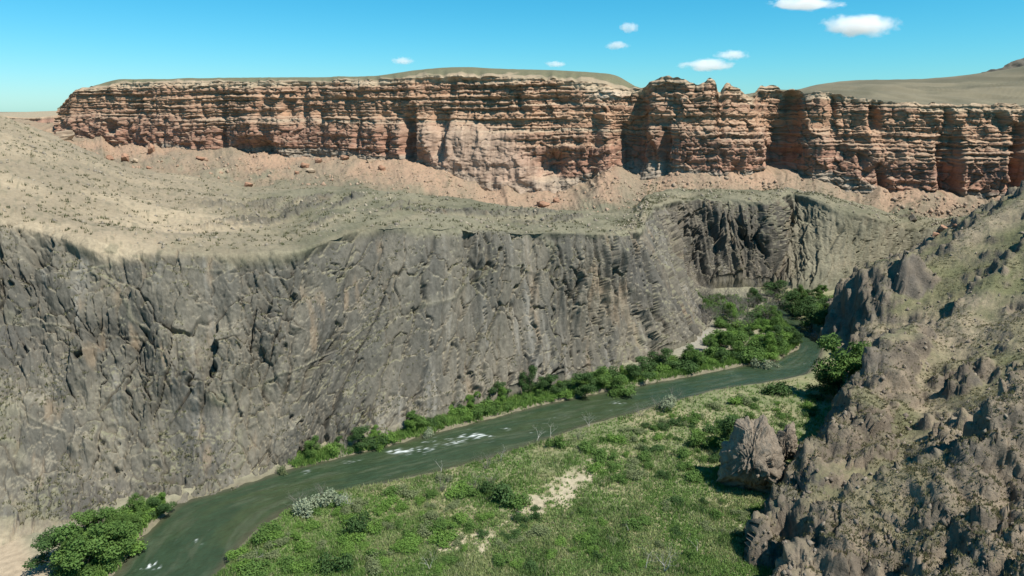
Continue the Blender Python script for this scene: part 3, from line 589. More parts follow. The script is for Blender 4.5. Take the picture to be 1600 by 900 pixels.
# unit meshes: bushes about 1 high and 1.8 wide, trees 1 high
BUSH = {}
for nm, cols in (("green", GREEN), ("dark", DARKG), ("bright", BRIGHT), ("grey", GREY), ("sage", SAGE)):
    BUSH[nm] = []
    for j in range(4):
        V, F, C = leaf_cloud(lobes_bush(j * 7 + len(nm)), 1500, 0.040, cols, 600 + j * 13 + len(nm)); BUSH[nm].append(raw_mesh("bush_foliage", V, F, 4, MAT_LEAF, C))
TREE = {}
for nm, cols in (("green", GREEN), ("dark", DARKG), ("bright", BRIGHT)):
    TREE[nm] = []
    for j in range(3):
        V, F, C = leaf_cloud(lobes_tree(j * 5 + 90 + len(nm)), 5200, 0.0165, cols, 700 + j * 17 + len(nm)); crown = raw_mesh("tree_crown", V, F, 4, MAT_LEAF, C)
        V, F = branches(0.8, 40 + j, 3, .5, .03, 1, .1); trunk = raw_mesh("tree_trunk", V, F, 4, MAT_BARK, np.tile((0.11, 0.09, 0.065), (len(V), 1)))
        TREE[nm].append((trunk, crown))
BARE = []
for j in range(4):
    V, F = branches(1.0, 80 + j, 4, .6, .016, 6, .45); BARE.append(raw_mesh("bare_twigs", V, F, 4, MAT_WOOD, np.tile((0.21, 0.19, 0.165), (len(V), 1))))
DEAD = []
for j in range(5):
    V, F = branches(1.0, 120 + j, 4, .62, .022, 1 + j % 2, .35); DEAD.append(raw_mesh("dead_limbs", V, F, 4, MAT_WOOD, np.tile((0.50, 0.47, 0.42), (len(V), 1))))

taken = []
def put(o, p, sc, rz, parent=None):
    o.location = p; o.scale = sc; o.rotation_euler = (0, 0, rz); COL.objects.link(o)
def add_bush(p, h, w, kind, label, group, name="bush"):
    o = bpy.data.objects.new(name, random.choice(BUSH[kind])); put(o, (p[0], p[1], p[2] - 0.05 * h), (w / 1.8, w / 1.8 * random.uniform(.85, 1.15), h), random.uniform(0, 6.28))
    tag(o, label, "bush", None, group); return o
def add_tree(p, h, w, kind, label, group=None, name="tree"):
    e = bpy.data.objects.new(name, None); put(e, tuple(p), (1, 1, 1), random.uniform(0, 6.28)); tag(e, label, "tree", None, group)
    tr, cr = random.choice(TREE[kind])
    for nm, me in (("trunk", tr), ("crown", cr)):
        c = bpy.data.objects.new(nm, me); COL.objects.link(c); c.parent = e; c.scale = (w / .85, w / .85, h)
    return e

# trees and bushes one can pick out: foot px, py, height px, width px, kind, label
NAMED = [
 ("t", 92, 893, 62, 70, "dark", "dark round tree at the lower left corner beside the sandy bank"),
 ("t", 140, 893, 82, 85, "green", "largest leafy tree of the lower left bank clump"),
 ("t", 178, 868, 58, 60, "green", "tree at the water side of the lower left clump"),
 ("t", 150, 838, 45, 55, "green", "tree at the back of the lower left clump under the dark wall"),
 ("b", 200, 822, 26, 50, "bright", "bright bush on the left bank just upstream of the corner trees"),
 ("b", 225, 808, 24, 44, "bright", "bright low bush midway along the left bank clump"),
 ("t", 251, 800, 30, 34, "dark", "small round tree at the tip of the left bank clump"),
 ("b", 440, 735, 22, 20, "sage", "small lone shrub at the foot of the bare rock wall by the water"),
 ("t", 487, 712, 30, 24, "green", "small tree at the downstream end of the far bank greenery"),
 ("t", 565, 697, 34, 34, "dark", "dark round tree on far bank left of the white rapid"),
 ("b", 590, 695, 18, 30, "bright", "bright bush right beside the dark round tree by the rapid"),
 ("t", 645, 672, 32, 30, "green", "tree on far bank directly above the white rapid"),
 ("b", 668, 676, 18, 26, "grey", "silvery shrub beside the tree above the rapid"),
 ("b", 716, 645, 20, 30, "dark", "dark bush at the wall foot above the riffles"),
 ("t", 778, 625, 28, 30, "dark", "dark small tree left of the tall slim tree on far bank"),
 ("t", 828, 618, 46, 26, "dark", "tall slim dark tree against the foot of the rock wall"),
 ("t", 858, 615, 30, 32, "dark", "round dark tree just right of the tall slim tree"),
 ("t", 910, 614, 36, 40, "dark", "broad dark tree at the middle of the far bank row"),
 ("t", 940, 604, 30, 34, "green", "green tree in the far bank row right of the broad dark one"),
 ("t", 972, 610, 34, 46, "green", "wide leafy tree leaning to the water in the far bank row"),
 ("t", 1003, 590, 30, 40, "dark", "dark tree of the far bank row behind the tall reeds"),
 ("t", 1033, 578, 32, 36, "dark", "dark tree below the pale scree at the nose of the wall"),
 ("b", 1190, 570, 28, 34, "grey", "grey green shrub at the water where the river bends"),
 ("b", 1213, 567, 20, 24, "grey", "small grey shrub at the tip of the river bend"),
 ("b", 1212, 615, 24, 48, "dark", "dark round bush on the near bank across from the bend"),
 ("t", 1308, 622, 96, 82, "green", "biggest leafy tree, standing below the shadowed crag"),
 ("t", 1342, 606, 70, 50, "green", "leafy tree tucked against the crag beside the biggest tree"),
 ("t", 1284, 622, 46, 44, "dark", "smaller dark tree at the water side of the biggest tree"),
 ("t", 1240, 490, 42, 44, "dark", "dark tree on the upstream right bank past the bend"),
 ("t", 1268, 512, 44, 46, "dark", "dark spreading tree on upstream bank nearest the shadowed crag"),
 ("t", 1288, 518, 34, 36, "dark", "dark tree touching the base of the shadowed crag"),
 ("t", 1213, 465, 26, 34, "dark", "small tree at the head of the visible river"),
 ("t", 1130, 705, 58, 56, "dark", "dark tree on the meadow beside the free-standing rock"),
 ("b", 1092, 700, 26, 44, "green", "bush left of the dark tree by the free-standing rock"),
 ("b", 790, 785, 34, 60, "dark", "dark bush in the clump at the middle of the meadow"),
 ("b", 760, 772, 26, 36, "dark", "dark bush with dead twigs on the left of the meadow clump"),
 ("b", 812, 795, 22, 58, "green", "low green bush at the front of the meadow clump"),
 ("b", 557, 835, 40, 52, "dark", "dark bush near the lower left edge of the meadow"),
 ("b", 530, 893, 44, 56, "dark", "dark bush at the bottom edge of the meadow below the silvery shrubs"),
 ("b", 485, 800, 38, 60, "grey", "big silvery shrub overhanging the water on the near bank"),
 ("b", 522, 790, 36, 42, "grey", "second silvery shrub on the near bank, right of the big one"),
 ("b", 838, 815, 18, 26, "dark", "small dark round bush on the sandy patch edge"),
 ("b", 870, 700, 24, 34, "green", "green bush at the near water edge beside the dead snags"),
 ("b", 1045, 640, 24, 42, "grey", "pale twiggy bush at the near water edge upstream"),
]
for (k, x, y, hpx, wpx2, kind, lab) in NAMED:
    p = ground_pt(x, y); s = px_size(p); h = hpx * s * 1.08; w = wpx2 * s * 1.1
    (add_tree if k == "t" else add_bush)(p, h, w, kind, lab, "trees and bushes by the river" if k == "t" else "shrubs by the river"); taken.append((x, y))

WORD = {"green": "mid green", "dark": "dark green", "bright": "bright green", "sage": "olive", "grey": "silvery"}
LAND = [(880, 765, "the sandy patch"), (790, 780, "the dark meadow clump"), (1130, 690, "the dark meadow tree"), (1170, 720, "the free-standing rock"), (485, 790, "the silvery shrubs"), (557, 830, "the dark meadow-edge bush"),
 (1020, 885, "the white dead trees"), (620, 705, "the white rapid"), (828, 612, "the tall slim tree"), (1308, 610, "the biggest tree"), (1190, 565, "the river bend tip"), (1100, 520, "the scree nose"), (1240, 485, "the upstream trees"),
 (1165, 490, "the bare grey thicket"), (140, 870, "the corner trees"), (251, 795, "the left bank tip"), (972, 605, "the wide leaning tree"), (1020, 640, "the pale twiggy bush"), (690, 880, "the bare sapling"), (700, 650, "the riffles"), (1210, 610, "the round near-bank bush"), (640, 790, "the middle left meadow"), (980, 720, "the upper meadow grass"), (420, 870, "the wide water bank")]
def scatter(poly, n, kinds, hr, label, group, as_tree=0.0, minpx=9, tries=20):
    P_ = np.array(poly, float); x0, y0 = P_.min(0); x1, y1 = P_.max(0); c = 0; t = 0; used = []
    while c < n and t < n * tries:
        t += 1; x, y = random.uniform(x0, x1), random.uniform(y0, y1)
        if not in_poly(np.array([x]), np.array([y]), P_)[0]: continue
        if any(abs(x - a) < minpx and abs(y - b) < minpx * .5 for a, b in used): continue
        p = ground_pt(x, y)
        _, d = ground_height(np.array([p[0]]), np.array([p[1]]))
        if d[0] < 0.8: continue
        hz, hd_, _ = hill_height(np.array([p[0]]), np.array([p[1]]))
        if hz[0] > p[2] + .4: continue
        used.append((x, y)); c += 1; kind = random.choice(kinds); h = random.uniform(*hr)
        isT = random.random() < as_tree; q = (h - hr[0]) / (hr[1] - hr[0]); lx, ly, ln = min(LAND, key=lambda l: (l[0] - x) ** 2 + 4 * (l[1] - y) ** 2)
        side = ("left of" if x < lx else "right of") if abs(x - lx) > 1.3 * abs(y - ly) else ("behind" if y < ly else "in front of")
        far_ = "just " if math.hypot(x - lx, 2 * (y - ly)) < 45 else ""
        lab = f"{('low', 'middling', 'tall')[int(q * 2.99)]} {WORD[kind]} {'tree' if isT else 'bush'} {far_}{side} {ln}"
        if isT: add_tree(p, h * 1.5, h * 1.25, kind, lab, group)
        else: add_bush(p, h, h * random.uniform(1.7, 2.9), kind, lab, group)
scatter([(1080, 462), (1200, 470), (1250, 540), (1200, 566), (1120, 575), (1050, 582), (1085, 560), (1125, 530)], 85, ["green", "dark", "green", "bright"], (2.6, 5.2), "leafy bush in the dense thicket inside the river bend", "thicket inside the bend", .3)
scatter([(1195, 448), (1300, 460), (1300, 505), (1250, 495), (1225, 478)], 22, ["dark", "green"], (2.5, 4.5), "leafy bush on the upstream right bank below the crag", "upstream bank bushes", .35)
scatter([(470, 712), (700, 640), (900, 598), (1060, 560), (1080, 582), (950, 606), (760, 650), (530, 712)], 74, ["green", "bright", "bright", "green", "dark"], (1.7, 3.6), "small bush in the green strip along the far bank", "far bank strip bushes", .25, 7)
scatter([(100, 850), (180, 808), (262, 782), (272, 790), (215, 845), (190, 890), (120, 899)], 34, ["green", "bright", "green", "green"], (1.6, 3.4), "leafy bush among the trees of the lower left bank", "lower left bank bushes", .2, 8)
scatter([(380, 850), (540, 775), (700, 745), (760, 800), (700, 900), (345, 900)], 72, ["green", "bright", "bright", "sage"], (1.2, 2.8), "green bush in the left part of the near bank meadow", "left meadow bushes", 0, 11)
scatter([(760, 800), (960, 800), (1180, 780), (1230, 900), (700, 900)], 50, ["green", "sage", "bright", "dark"], (1.0, 2.2), "green bush in the lower part of the meadow by the sandy patch", "lower meadow bushes", 0, 12)
scatter([(880, 700), (1040, 645), (1290, 610), (1290, 650), (1120, 760), (960, 760)], 78, ["bright", "green", "green", "sage", "dark"], (1.2, 2.8), "green bush in the upper part of the meadow toward the bend", "upper meadow bushes", 0, 9)
# bare grey thickets
def add_bare(x, y, hpx, lab, grp="bare grey shrubs"):
    p = ground_pt(x, y); s = px_size(p); o = bpy.data.objects.new("bare_shrub", random.choice(BARE)); put(o, tuple(p), (hpx * s * 1.1,) * 3, random.uniform(0, 6.28)); tag(o, lab, "shrub", None, grp)
for _ in range(46):
    x = random.uniform(1085, 1225); y = random.uniform(462, 520) - 0.12 * abs(x - 1160); hp_ = random.uniform(24, 36); add_bare(x, y, hp_, f"{'small' if hp_ < 28 else 'middling' if hp_ < 32 else 'tall'} leafless grey shrub, far thicket {'back' if y < 478 else 'middle' if y < 494 else 'front'} {'left' if x < 1120 else 'right' if x > 1185 else 'centre'}")
for (x, y) in ((470, 790), (505, 775), (690, 770), (740, 765), (770, 760), (1030, 640), (1050, 632), (1000, 650), (760, 735), (905, 690)):
    add_bare(x, y, random.uniform(26, 36), "leafless grey shrub among green bushes by the near water", "bare shrubs at the near bank")
SNAGS = [(1010, 895, 48, "white dead tree with two forked limbs at the bottom edge of the meadow"), (1038, 898, 52, "white dead tree with many twigs at the bottom edge of the meadow"),
 (1091, 870, 30, "small pale dead tree standing alone near the foreground spur"), (782, 722, 30, "bleached snag leaning over the near water edge"), (836, 690, 34, "thin bare snag at the near water edge, left of the pair upstream"),
 (860, 682, 36, "slim upright dead tree at the near water edge"), (922, 668, 30, "bare white tree on the near bank by the riffle"), (690, 740, 28, "pale dead sapling at the near water edge below the rapid"),
 (672, 893, 36, "pale bare sapling standing in the lower meadow"), (395, 880, 30, "thin dead sapling at the near bank beside the wide water"), (980, 835, 24, "fallen pale branch in the lower right meadow"), (545, 800, 34, "bare white tree behind the silvery shrubs")]
for j, (x, y, hpx, lab) in enumerate(SNAGS):
    p = ground_pt(x, y); s = px_size(p); o = bpy.data.objects.new("dead_tree", DEAD[j % 5]); put(o, tuple(p), (hpx * s * 1.0,) * 3, random.uniform(0, 6.28)); tag(o, lab, "dead tree", None, "dead trees in the meadow")

# ------------------------------------------------------------------ grass, reeds and scrub (uncountable)
def tufts(Pt, h, cols, nb=5, width=0.05, seed=0, spread=0.25):
    r = np.random.default_rng(seed); n = len(Pt); k = n * nb
    base = np.repeat(Pt, nb, 0) + np.c_[r.normal(0, 1, (k, 2)) * np.repeat(h, nb)[:, None] * spread, np.zeros(k)]
    hh = np.repeat(h, nb) * r.uniform(.6, 1.2, k); a = r.uniform(0, 6.28, k); w = np.c_[np.cos(a), np.sin(a), np.zeros(k)] * (width * (0.6 + r.random(k)))[:, None]
    tip = base + np.c_[r.normal(0, .3, (k, 2)) * hh[:, None], hh]
    V = np.stack([base - w, base + w, tip], 1).reshape(-1, 3); C = np.repeat(np.repeat(cols, nb, 0) * r.uniform(.8, 1.2, (k, 1)), 3, 0)
    return V, np.arange(3 * k).reshape(-1, 3), C
n = 70000
px_r = rng.uniform(300, 1310, n); py_r = 590 + 330 * rng.random(n) ** 0.7
Q = at_z(px_r, py_r, 1.0); zg, dg = ground_height(Q[:, 0], Q[:, 1]); zh, dh, _ = hill_height(Q[:, 0], Q[:, 1])
sd = sand_mask(Q[:, 0], Q[:, 1], px_r, py_r) + 0.75 * fbm(Q[:, 0] / 2.6, Q[:, 1] / 2.6, o=5, seed=430, g=.65)
cut = np.interp(px_r, [300, 345, 440, 530, 700, 870, 1020, 1130, 1265, 1310], [920, 890, 800, 767, 735, 681, 637, 606, 590, 590])
keep = (dg > 0.4) & (zh < zg + .3) & (rng.random(n) > sstep(0.35, 0.75, sd) * 0.93) & (py_r > cut)
Q = Q[keep]; Q[:, 2] = zg[keep] - .03
pt = fbm(Q[:, 0] / 8, Q[:, 1] / 8, o=4, seed=432); pg = fbm(Q[:, 0] / 5, Q[:, 1] / 5, o=3, seed=440)
gcol = mix((0.19, 0.31, 0.080), (0.35, 0.40, 0.17), sstep(-.15, .5, pt)); gcol = mix(gcol, (0.13, 0.22, 0.06), sstep(0.0, .5, pg) * .8); gcol = mix(gcol, (0.42, 0.38, 0.24), (rng.random(len(Q)) < .10) * .8)
hgt = rng.uniform(.35, .8, len(Q)) * (1 + .5 * sstep(0, .5, pg))
V, F, C = tufts(Q, hgt, gcol, 5, .075, 1)
o = bpy.data.objects.new("meadow_grass", raw_mesh("meadow_grass", V, F, 3, MAT_GRASS, C)); COL.objects.link(o); tag(o, "rough green and straw grass covering the near bank meadow", "grass", "stuff")
# knee-high leafy cover between the bushes
sel = np.flatnonzero((fbm(Q[:, 0] / 7, Q[:, 1] / 7, o=3, seed=450) > -0.05)); ci = rng.choice(sel, 3600); cc = Q[ci]; rr_ = rng.uniform(.35, 1.0, 3600); nl = 26
cen = np.repeat(cc, nl, 0); rad = np.repeat(rr_, nl); kk = len(cen); dv = rng.normal(size=(kk, 3)); dv /= np.linalg.norm(dv, axis=1, keepdims=True); dv[:, 2] = np.abs(dv[:, 2])
cen = cen + dv * (rad * rng.random(kk) ** .4)[:, None] * np.array([1.25, 1.25, .75]); nm_ = dv + rng.normal(size=(kk, 3)) * .5; nm_ /= np.linalg.norm(nm_, axis=1, keepdims=True)
ta = np.cross(nm_, rng.normal(size=(kk, 3))); ta /= np.linalg.norm(ta, axis=1, keepdims=True); tb = np.cross(nm_, ta); sz = rng.uniform(.07, .16, kk)[:, None]
V = np.stack([cen - ta * sz - tb * sz * .5, cen + ta * sz - tb * sz * .5, cen + tb * sz], 1).reshape(-1, 3)
tone_ = np.repeat(rng.random(3600), nl) * .6 + .4 * rng.random(kk); C = np.repeat(mix((0.10, 0.19, 0.045), (0.23, 0.35, 0.10), tone_), 3, 0)
o = bpy.data.objects.new("meadow_shrubbery", raw_mesh("meadow_shrubbery", V, np.arange(3 * kk).reshape(-1, 3), 3, MAT_LEAF, C)); COL.objects.link(o); tag(o, "knee-high leafy cover between the meadow bushes", "shrubbery", "stuff")
# tall bright reeds along the far bank
tq = np.where(rng.random(14000) < .2, rng.uniform(55, 126, 14000), rng.uniform(206, 560, 14000)); off = rng.uniform(0.1, 1, 14000) ** 1.2
ia = np.clip(tq.astype(int), 0, 619); dirn = (fb[ia] - nb[ia]); dirn /= np.linalg.norm(dirn, axis=1, keepdims=True)
band = np.interp(ia, [55, 126, 206, 300, 420, 470, 560], [8, 4, 4, 7, 9, 11, 14]); Q = fb[ia] + dirn * (0.35 + off * band)[:, None]; Q[:, :2] += rng.normal(0, .4, (14000, 2))
zg, dg = ground_height(Q[:, 0], Q[:, 1]); Q[:, 2] = zg - .05; Q = Q[dg > .12]
gcol = mix((0.13, 0.26, 0.05), (0.25, 0.36, 0.10), rng.random(len(Q))); V, F, C = tufts(Q, rng.uniform(.7, 1.6, len(Q)), gcol, 6, .09, 2)
o = bpy.data.objects.new("bank_reeds", raw_mesh("bank_reeds", V, F, 3, MAT_GRASS, C)); COL.objects.link(o); tag(o, "tall bright green reeds lining the far bank", "reeds", "stuff")
# dry scrub on slopes
def scrub_from(A, mask, n, seed):
    r = np.random.default_rng(seed); idx = np.flatnonzero((mask & (fbm(A[..., 0] / 9, A[..., 1] / 9, o=3, seed=seed + 50) > -.12)).ravel()); pk = r.choice(idx, n); Pt = A.reshape(-1, 3)[pk] + r.normal(0, .15, (n, 3)) * (1, 1, 0)
    return Pt, r
nrG = NG[..., 2]
Pt, r = scrub_from(G, ((1 - cliff) > .8) & (vrow > rb[2]) & (vrow < rb[4] + 30) & (nrG > .6), 5200, 5)
V, F, C = tufts(Pt, r.uniform(.3, .9, len(Pt)), mix((0.11, 0.115, 0.055), (0.19, 0.18, 0.10), r.random(len(Pt))), 7, .12, 6, .45)
o = bpy.data.objects.new("bench_scrub", raw_mesh("bench_scrub", V, F, 3, MAT_GRASS, C)); COL.objects.link(o); tag(o, "scattered dark dry scrub dotting the bench and talus", "scrub", "stuff")
Pt, r = scrub_from(G, (cliff > .5) & (nrG > .62) & (vrow > rb[1]), 5000, 8)
V, F, C = tufts(Pt, r.uniform(.25, .7, len(Pt)), mix((0.12, 0.125, 0.06), (0.22, 0.20, 0.12), r.random(len(Pt))), 6, .10, 9, .45)
o = bpy.data.objects.new("ledge_scrub", raw_mesh("ledge_scrub", V, F, 3, MAT_GRASS, C)); COL.objects.link(o); tag(o, "dry tufts growing on ledges of the dark gorge wall", "scrub", "stuff")
Pt, r = scrub_from(HP, (ins > .9) & (nh2[..., 2] > .55), 20000, 10)
V, F, C = tufts(Pt, r.uniform(.2, .6, len(Pt)), mix((0.13, 0.13, 0.06), (0.25, 0.23, 0.125), r.random(len(Pt))), 6, .08, 11, .45)
o = bpy.data.objects.new("hillside_scrub", raw_mesh("hillside_scrub", V, F, 3, MAT_GRASS, C)); COL.objects.link(o); tag(o, "dry grass tufts and scrub on the near hillside", "scrub", "stuff")

def rubble(name, A, mask, n, lo, hi, cols, seed, lab, mat):
    Pt, r = scrub_from(A, mask, n, seed); base = np.array([(1, 0, 0), (-1, 0, 0), (0, 1, 0), (0, -1, 0), (0, 0, 1), (0, 0, -1.)]); size = lo + (hi - lo) * r.random(n) ** 4
    V = Pt[:, None] + base[None] * size[:, None, None] * r.uniform(.6, 1.2, (n, 6, 1)) + r.normal(0, .22, (n, 6, 3)) * size[:, None, None]
    f = np.array([(0, 2, 4), (2, 1, 4), (1, 3, 4), (3, 0, 4), (2, 0, 5), (1, 2, 5), (3, 1, 5), (0, 3, 5)]); F = (np.arange(n) * 6)[:, None, None] + f[None]
    C = np.repeat(mix(cols[0], cols[1], r.random(n)), 6, 0); o = bpy.data.objects.new(name, raw_mesh(name, V.reshape(-1, 3), F.reshape(-1, 3), 3, mat, C)); COL.objects.link(o); tag(o, lab, "rubble", "stuff")
rubble("talus_rubble", G, (talus > .5) & (vrow > rb[3] + 6) & (vrow < rb[5]), 2600, .2, 1.9, ((0.38, 0.25, 0.17), (0.36, 0.28, 0.20)), 21, "loose red and tan stones strewn over the talus", MAT_BOULDER)
rubble("bench_rubble", G, (1 - cliff > .6) & (vrow > rb[2]) & (vrow < rb[3]), 2500, .15, 1.0, ((0.40, 0.34, 0.25), (0.22, 0.19, 0.15)), 22, "loose stones on the dry bench", MAT_BOULDER)
rubble("hillside_rubble", HP, (ins > .9), 6000, .10, 0.8, ((0.30, 0.25, 0.19), (0.18, 0.15, 0.12)), 23, "loose stones and scree on the near hillside", MAT_BOULDER)
# ------------------------------------------------------------------ fallen blocks
import bmesh
def boulder_mesh(seed, cols, layered):
    bm = bmesh.new(); bmesh.ops.create_icosphere(bm, subdivisions=4, radius=1.0); V = np.array([v.co[:] for v in bm.verts]); r = np.random.default_rng(seed)
    for _ in range(15):
        nrm = r.normal(size=3); nrm /= np.linalg.norm(nrm); dcut = r.uniform(.38, .72); q = V @ nrm; V -= np.outer(np.maximum(q - dcut, 0), nrm)
    nn = V / np.linalg.norm(V, axis=1, keepdims=True)
    V += nn * (0.10 * fbm(V[:, 0] * 2, V[:, 1] * 2, V[:, 2] * 2, o=3, seed=seed) + layered * .05 * vnoise(V[:, 2] * 9, V[:, 2] * 0, None, seed))[:, None]
    k = sstep(-.4, .4, vnoise(V[:, 2] * 6, V[:, 0], None, seed + 1)); C = mix(cols[0], cols[1], k)
    F = np.array([[v.index for v in f.verts] for f in bm.faces]); bm.free()
    return raw_mesh("boulder", V, F, 3, MAT_BOULDER, C)
RB = [boulder_mesh(900 + j, ((0.40, 0.235, 0.15), (0.33, 0.185, 0.12)), 1) for j in range(4)]
TB = [boulder_mesh(920 + j, ((0.44, 0.34, 0.235), (0.37, 0.275, 0.19)), 1) for j in range(3)]
DB = [boulder_mesh(940 + j, ((0.17, 0.145, 0.115), (0.23, 0.19, 0.145)), 0) for j in range(3)]
def crag(name, px, py, top_py, wpx3, lab, seed, lean=(0, 0), depth=.8):
    p = ground_pt(px, py); s_ = px_size(p); hgt_ = (py - top_py) * s_ * 1.12; wid = wpx3 * s_ * .5
    bm = bmesh.new(); bmesh.ops.create_icosphere(bm, subdivisions=6, radius=1.0); V = np.array([v.co[:] for v in bm.verts]); r = np.random.default_rng(seed)
    F = np.array([[v.index for v in f.verts] for f in bm.faces]); bm.free()
    for _ in range(22):
        nrm = r.normal(size=3) * (1, 1, .6); nrm /= np.linalg.norm(nrm); dcut = r.uniform(.5, .86); q = V @ nrm; V -= np.outer(np.maximum(q - dcut, 0), nrm)
    V[:, 2] = V[:, 2] * .5 + .5; tap = 1 - .62 * np.clip(V[:, 2], 0, 1) ** 1.2; V[:, 0] *= tap; V[:, 1] *= tap
    V *= np.array([wid * 1.25, wid * depth * 1.25, hgt_ * 1.12]); V[:, 0] += lean[0] * V[:, 2]; V[:, 1] += lean[1] * V[:, 2]; V[:, 2] -= .1 * hgt_
    n_ = V - np.array([0, 0, .4 * hgt_]); n_ /= np.linalg.norm(n_, axis=1, keepdims=True); ang = np.arctan2(V[:, 1], V[:, 0]) * wid
    fa, ea = facet(ang / 2.6 + .3 * vnoise(V[:, 0], V[:, 2], None, 3), V[:, 2] / 4.2, seed); fb_, eb = facet(ang / 1.1, V[:, 2] / 1.6, seed + 9); fc, ec = facet(ang / .5, V[:, 2] / .7, seed + 19)
    V += n_ * (1.1 * fa - .6 * (1 - np.clip(ea / .12, 0, 1)) + .7 * fb_ - .35 * (1 - np.clip(eb / .15, 0, 1)) + .3 * fc)[:, None]
    C = mix((0.225, 0.185, 0.14), (0.32, 0.26, 0.195), sstep(-.3, .4, fbm(V[:, 0] / 3, V[:, 2] / 3, V[:, 1] / 3, o=4, seed=seed))); C = mix(C, (0.15, 0.13, 0.105), sstep(.1, .5, fbm(V[:, 0] / 2, V[:, 2] / 4, V[:, 1] / 2, o=3, seed=seed + 5)) * .7)
    o = bpy.data.objects.new(name, raw_mesh(name, V, F, 3, MAT_HILL, C)); COL.objects.link(o); o.location = tuple(p); tag(o, lab, "rock"); return o
crag("rock_outcrop", 1170, 776, 648, 134, "tall free-standing pointed rock at the meadow edge", 1001, (.12, .25), .9)
crag("rock_outcrop", 1222, 730, 672, 50, "smaller rock shoulder joining the pointed rock to the hill", 1013, (.1, .1), .8)
BLD = [(103, 214, 17, 15, TB, "big tan layered block perched at the left end of the red cliff"), (175, 245, 8, 9, RB, "upright red block beside the flat slabs under the left cliff"), (191, 247, 10, 10, RB, "rounded red block at the top of the left talus"),
 (232, 236, 9, 14, RB, "leaning red slab against the grey base of the left cliff"), (212, 250, 10, 5, TB, "flat tan slab under the left cliff"), (228, 260, 7, 5, RB, "small red block below the leaning slab"), (312, 246, 12, 5, RB, "dark flat slab capping the first talus cone"),
 (390, 287, 9, 6, RB, "red block low on the talus left of the centre"), (402, 262, 5, 4, TB, "small tan block high on the talus left of the centre"), (475, 258, 10, 8, RB, "largest red block of the heap on the middle talus"), (487, 264, 9, 6, TB, "tan block in front of the heap on the middle talus"), (497, 250, 8, 7, RB, "red block at the upper end of the talus heap"),
 (460, 268, 6, 5, RB, "red block at the lower end of the talus heap"), (536, 246, 10, 7, RB, "red block at the cliff foot between two talus cones"), (598, 262, 9, 9, RB, "red block on the cone left of the dark cleft"), (575, 250, 8, 5, TB, "tan slab above the cone left of the dark cleft"),
 (846, 320, 17, 10, RB, "wide stratified red outcrop block at the foot of the central scar"), (870, 312, 8, 8, RB, "red block right behind the wide stratified one"), (1428, 340, 9, 11, DB, "dark isolated block standing on the right talus"), (1470, 356, 13, 7, RB, "orange red block at the hill edge on the right"), (1489, 350, 6, 5, RB, "small red block behind the orange one at right"), (1460, 364, 7, 5, RB, "low red block in front of the orange one at right")]
for (x, y, w, h, src, lab) in BLD:
    p = pick(x, y)
    if p is None: continue
    s = px_size(p); o = bpy.data.objects.new("boulder", random.choice(src)); put(o, (p[0], p[1], p[2] + h * s * .35), (w * s, w * s * .8, h * s), random.uniform(-.5, .5)); o.rotation_euler = (random.uniform(-.2, .2), random.uniform(-.25, .25), random.uniform(-.5, .5)); tag(o, lab, "boulder", None, "fallen blocks below the cliffs")

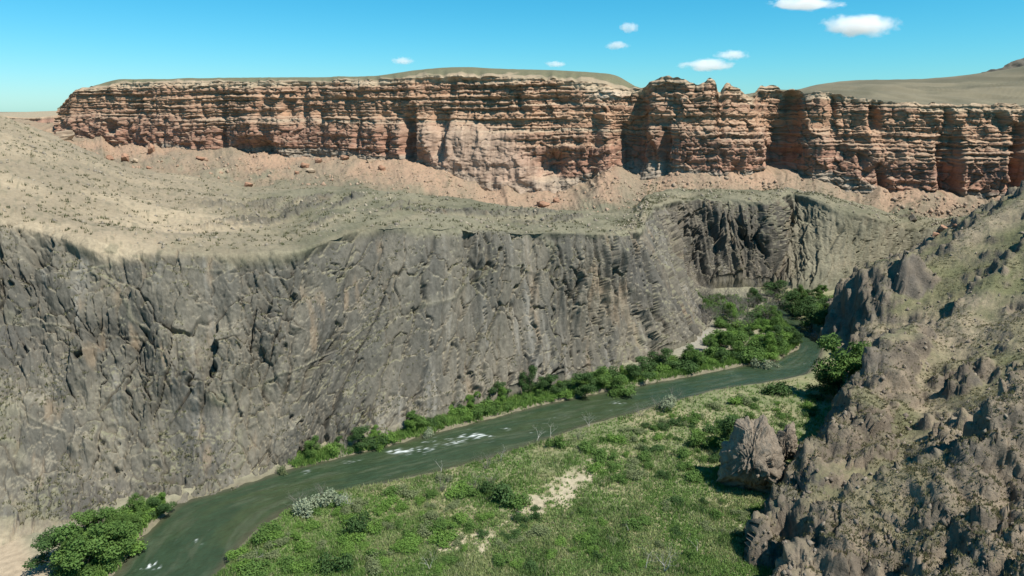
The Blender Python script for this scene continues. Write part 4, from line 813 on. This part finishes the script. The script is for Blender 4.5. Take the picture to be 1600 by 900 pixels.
# ------------------------------------------------------------------ clouds
def cloud_mat(seed, hz):
    m = bpy.data.materials.new("cloud"); m.use_nodes = True; t = m.node_tree; N = t.nodes; L = t.links; N.remove(N["Principled BSDF"])
    tc = N.new("ShaderNodeTexCoord"); ln = N.new("ShaderNodeVectorMath"); ln.operation = 'LENGTH'; L.new(tc.outputs["Object"], ln.inputs[0])
    mp = N.new("ShaderNodeMapping"); mp.inputs["Location"].default_value = (seed * 3.1, seed, 0); mp.inputs["Scale"].default_value = (2.6, 2.0, 1.1); L.new(tc.outputs["Object"], mp.inputs[0])
    n = N.new("ShaderNodeTexNoise"); n.inputs["Scale"].default_value = 1.0; n.inputs["Detail"].default_value = 5; n.inputs["Roughness"].default_value = .6; L.new(mp.outputs[0], n.inputs["Vector"])
    a = N.new("ShaderNodeMath"); a.operation = 'MULTIPLY_ADD'; L.new(ln.outputs["Value"], a.inputs[0]); a.inputs[1].default_value = -0.62; L.new(n.outputs[0], a.inputs[2])
    r = N.new("ShaderNodeMapRange"); L.new(a.outputs[0], r.inputs[0]); r.inputs[1].default_value = 0.02; r.inputs[2].default_value = 0.22; r.inputs[3].default_value = 0; r.inputs[4].default_value = 0.022
    v = N.new("ShaderNodeVolumePrincipled"); v.inputs["Color"].default_value = (1, 1, 1, 1); v.inputs["Anisotropy"].default_value = 0.0; L.new(r.outputs[0], v.inputs["Density"])
    L.new(v.outputs[0], N["Material Output"].inputs["Volume"]); return m
bm = bmesh.new(); bmesh.ops.create_icosphere(bm, subdivisions=3, radius=1.0); cme = bpy.data.meshes.new("cloud"); bm.to_mesh(cme); bm.free()
CL = [(1257, 6, 62, 10, "long white cloud cut by the top edge of the picture"), (1345, 40, 62, 17, "largest white cloud, high at the upper right"), (1104, 102, 44, 10, "flat white cloud low over the jagged skyline"), (1144, 86, 27, 8, "small white cloud just above the flat low one"),
 (965, 71, 21, 7, "small white cloud over the right end of the mesa mound"), (982, 43, 18, 9, "faint wispy cloud above the small one over the mesa"), (629, 95, 20, 6, "small white cloud left of the mesa mound"), (868, 100, 19, 5, "faint thin cloud just above the mesa mound"), (1096, 138, 24, 8, "small cloud half hidden behind the jagged skyline")]
for j, (x, y, hw, hh, lab) in enumerate(CL):
    me = cme.copy(); me.materials.append(cloud_mat(j * 1.7 + 1, hh)); p = at_y(x, y, 4000.0); s = px_size(p)
    o = bpy.data.objects.new("cloud", me); put(o, tuple(p), (hw * s * 1.15, hw * s * .5, hh * s * 1.2), 0); tag(o, lab, "cloud", None, "small fair weather clouds")

# ------------------------------------------------------------------ look-alikes: say which one, counted along the picture
ORD = ["first", "second", "third", "fourth", "fifth", "sixth", "seventh", "eighth", "ninth", "tenth", "eleventh", "twelfth"]
by = {}
for o in COL.objects:
    if o.parent is None and "label" in o and o.get("category") in ("bush", "tree", "shrub"): by.setdefault(o["label"], []).append(o)
for lab, os_ in by.items():
    if len(os_) < 2: continue
    os_.sort(key=lambda o: float(project(np.array(o.location[:]))[0]))
    for i, o in enumerate(os_):
        w = ("left one of two" if i == 0 else "right one of two") if len(os_) == 2 else (f"{ORD[i]} from left of {len(os_)}" if i < 12 else lab)
        o["label"] = f"{lab}, {w}" if i < 12 else lab
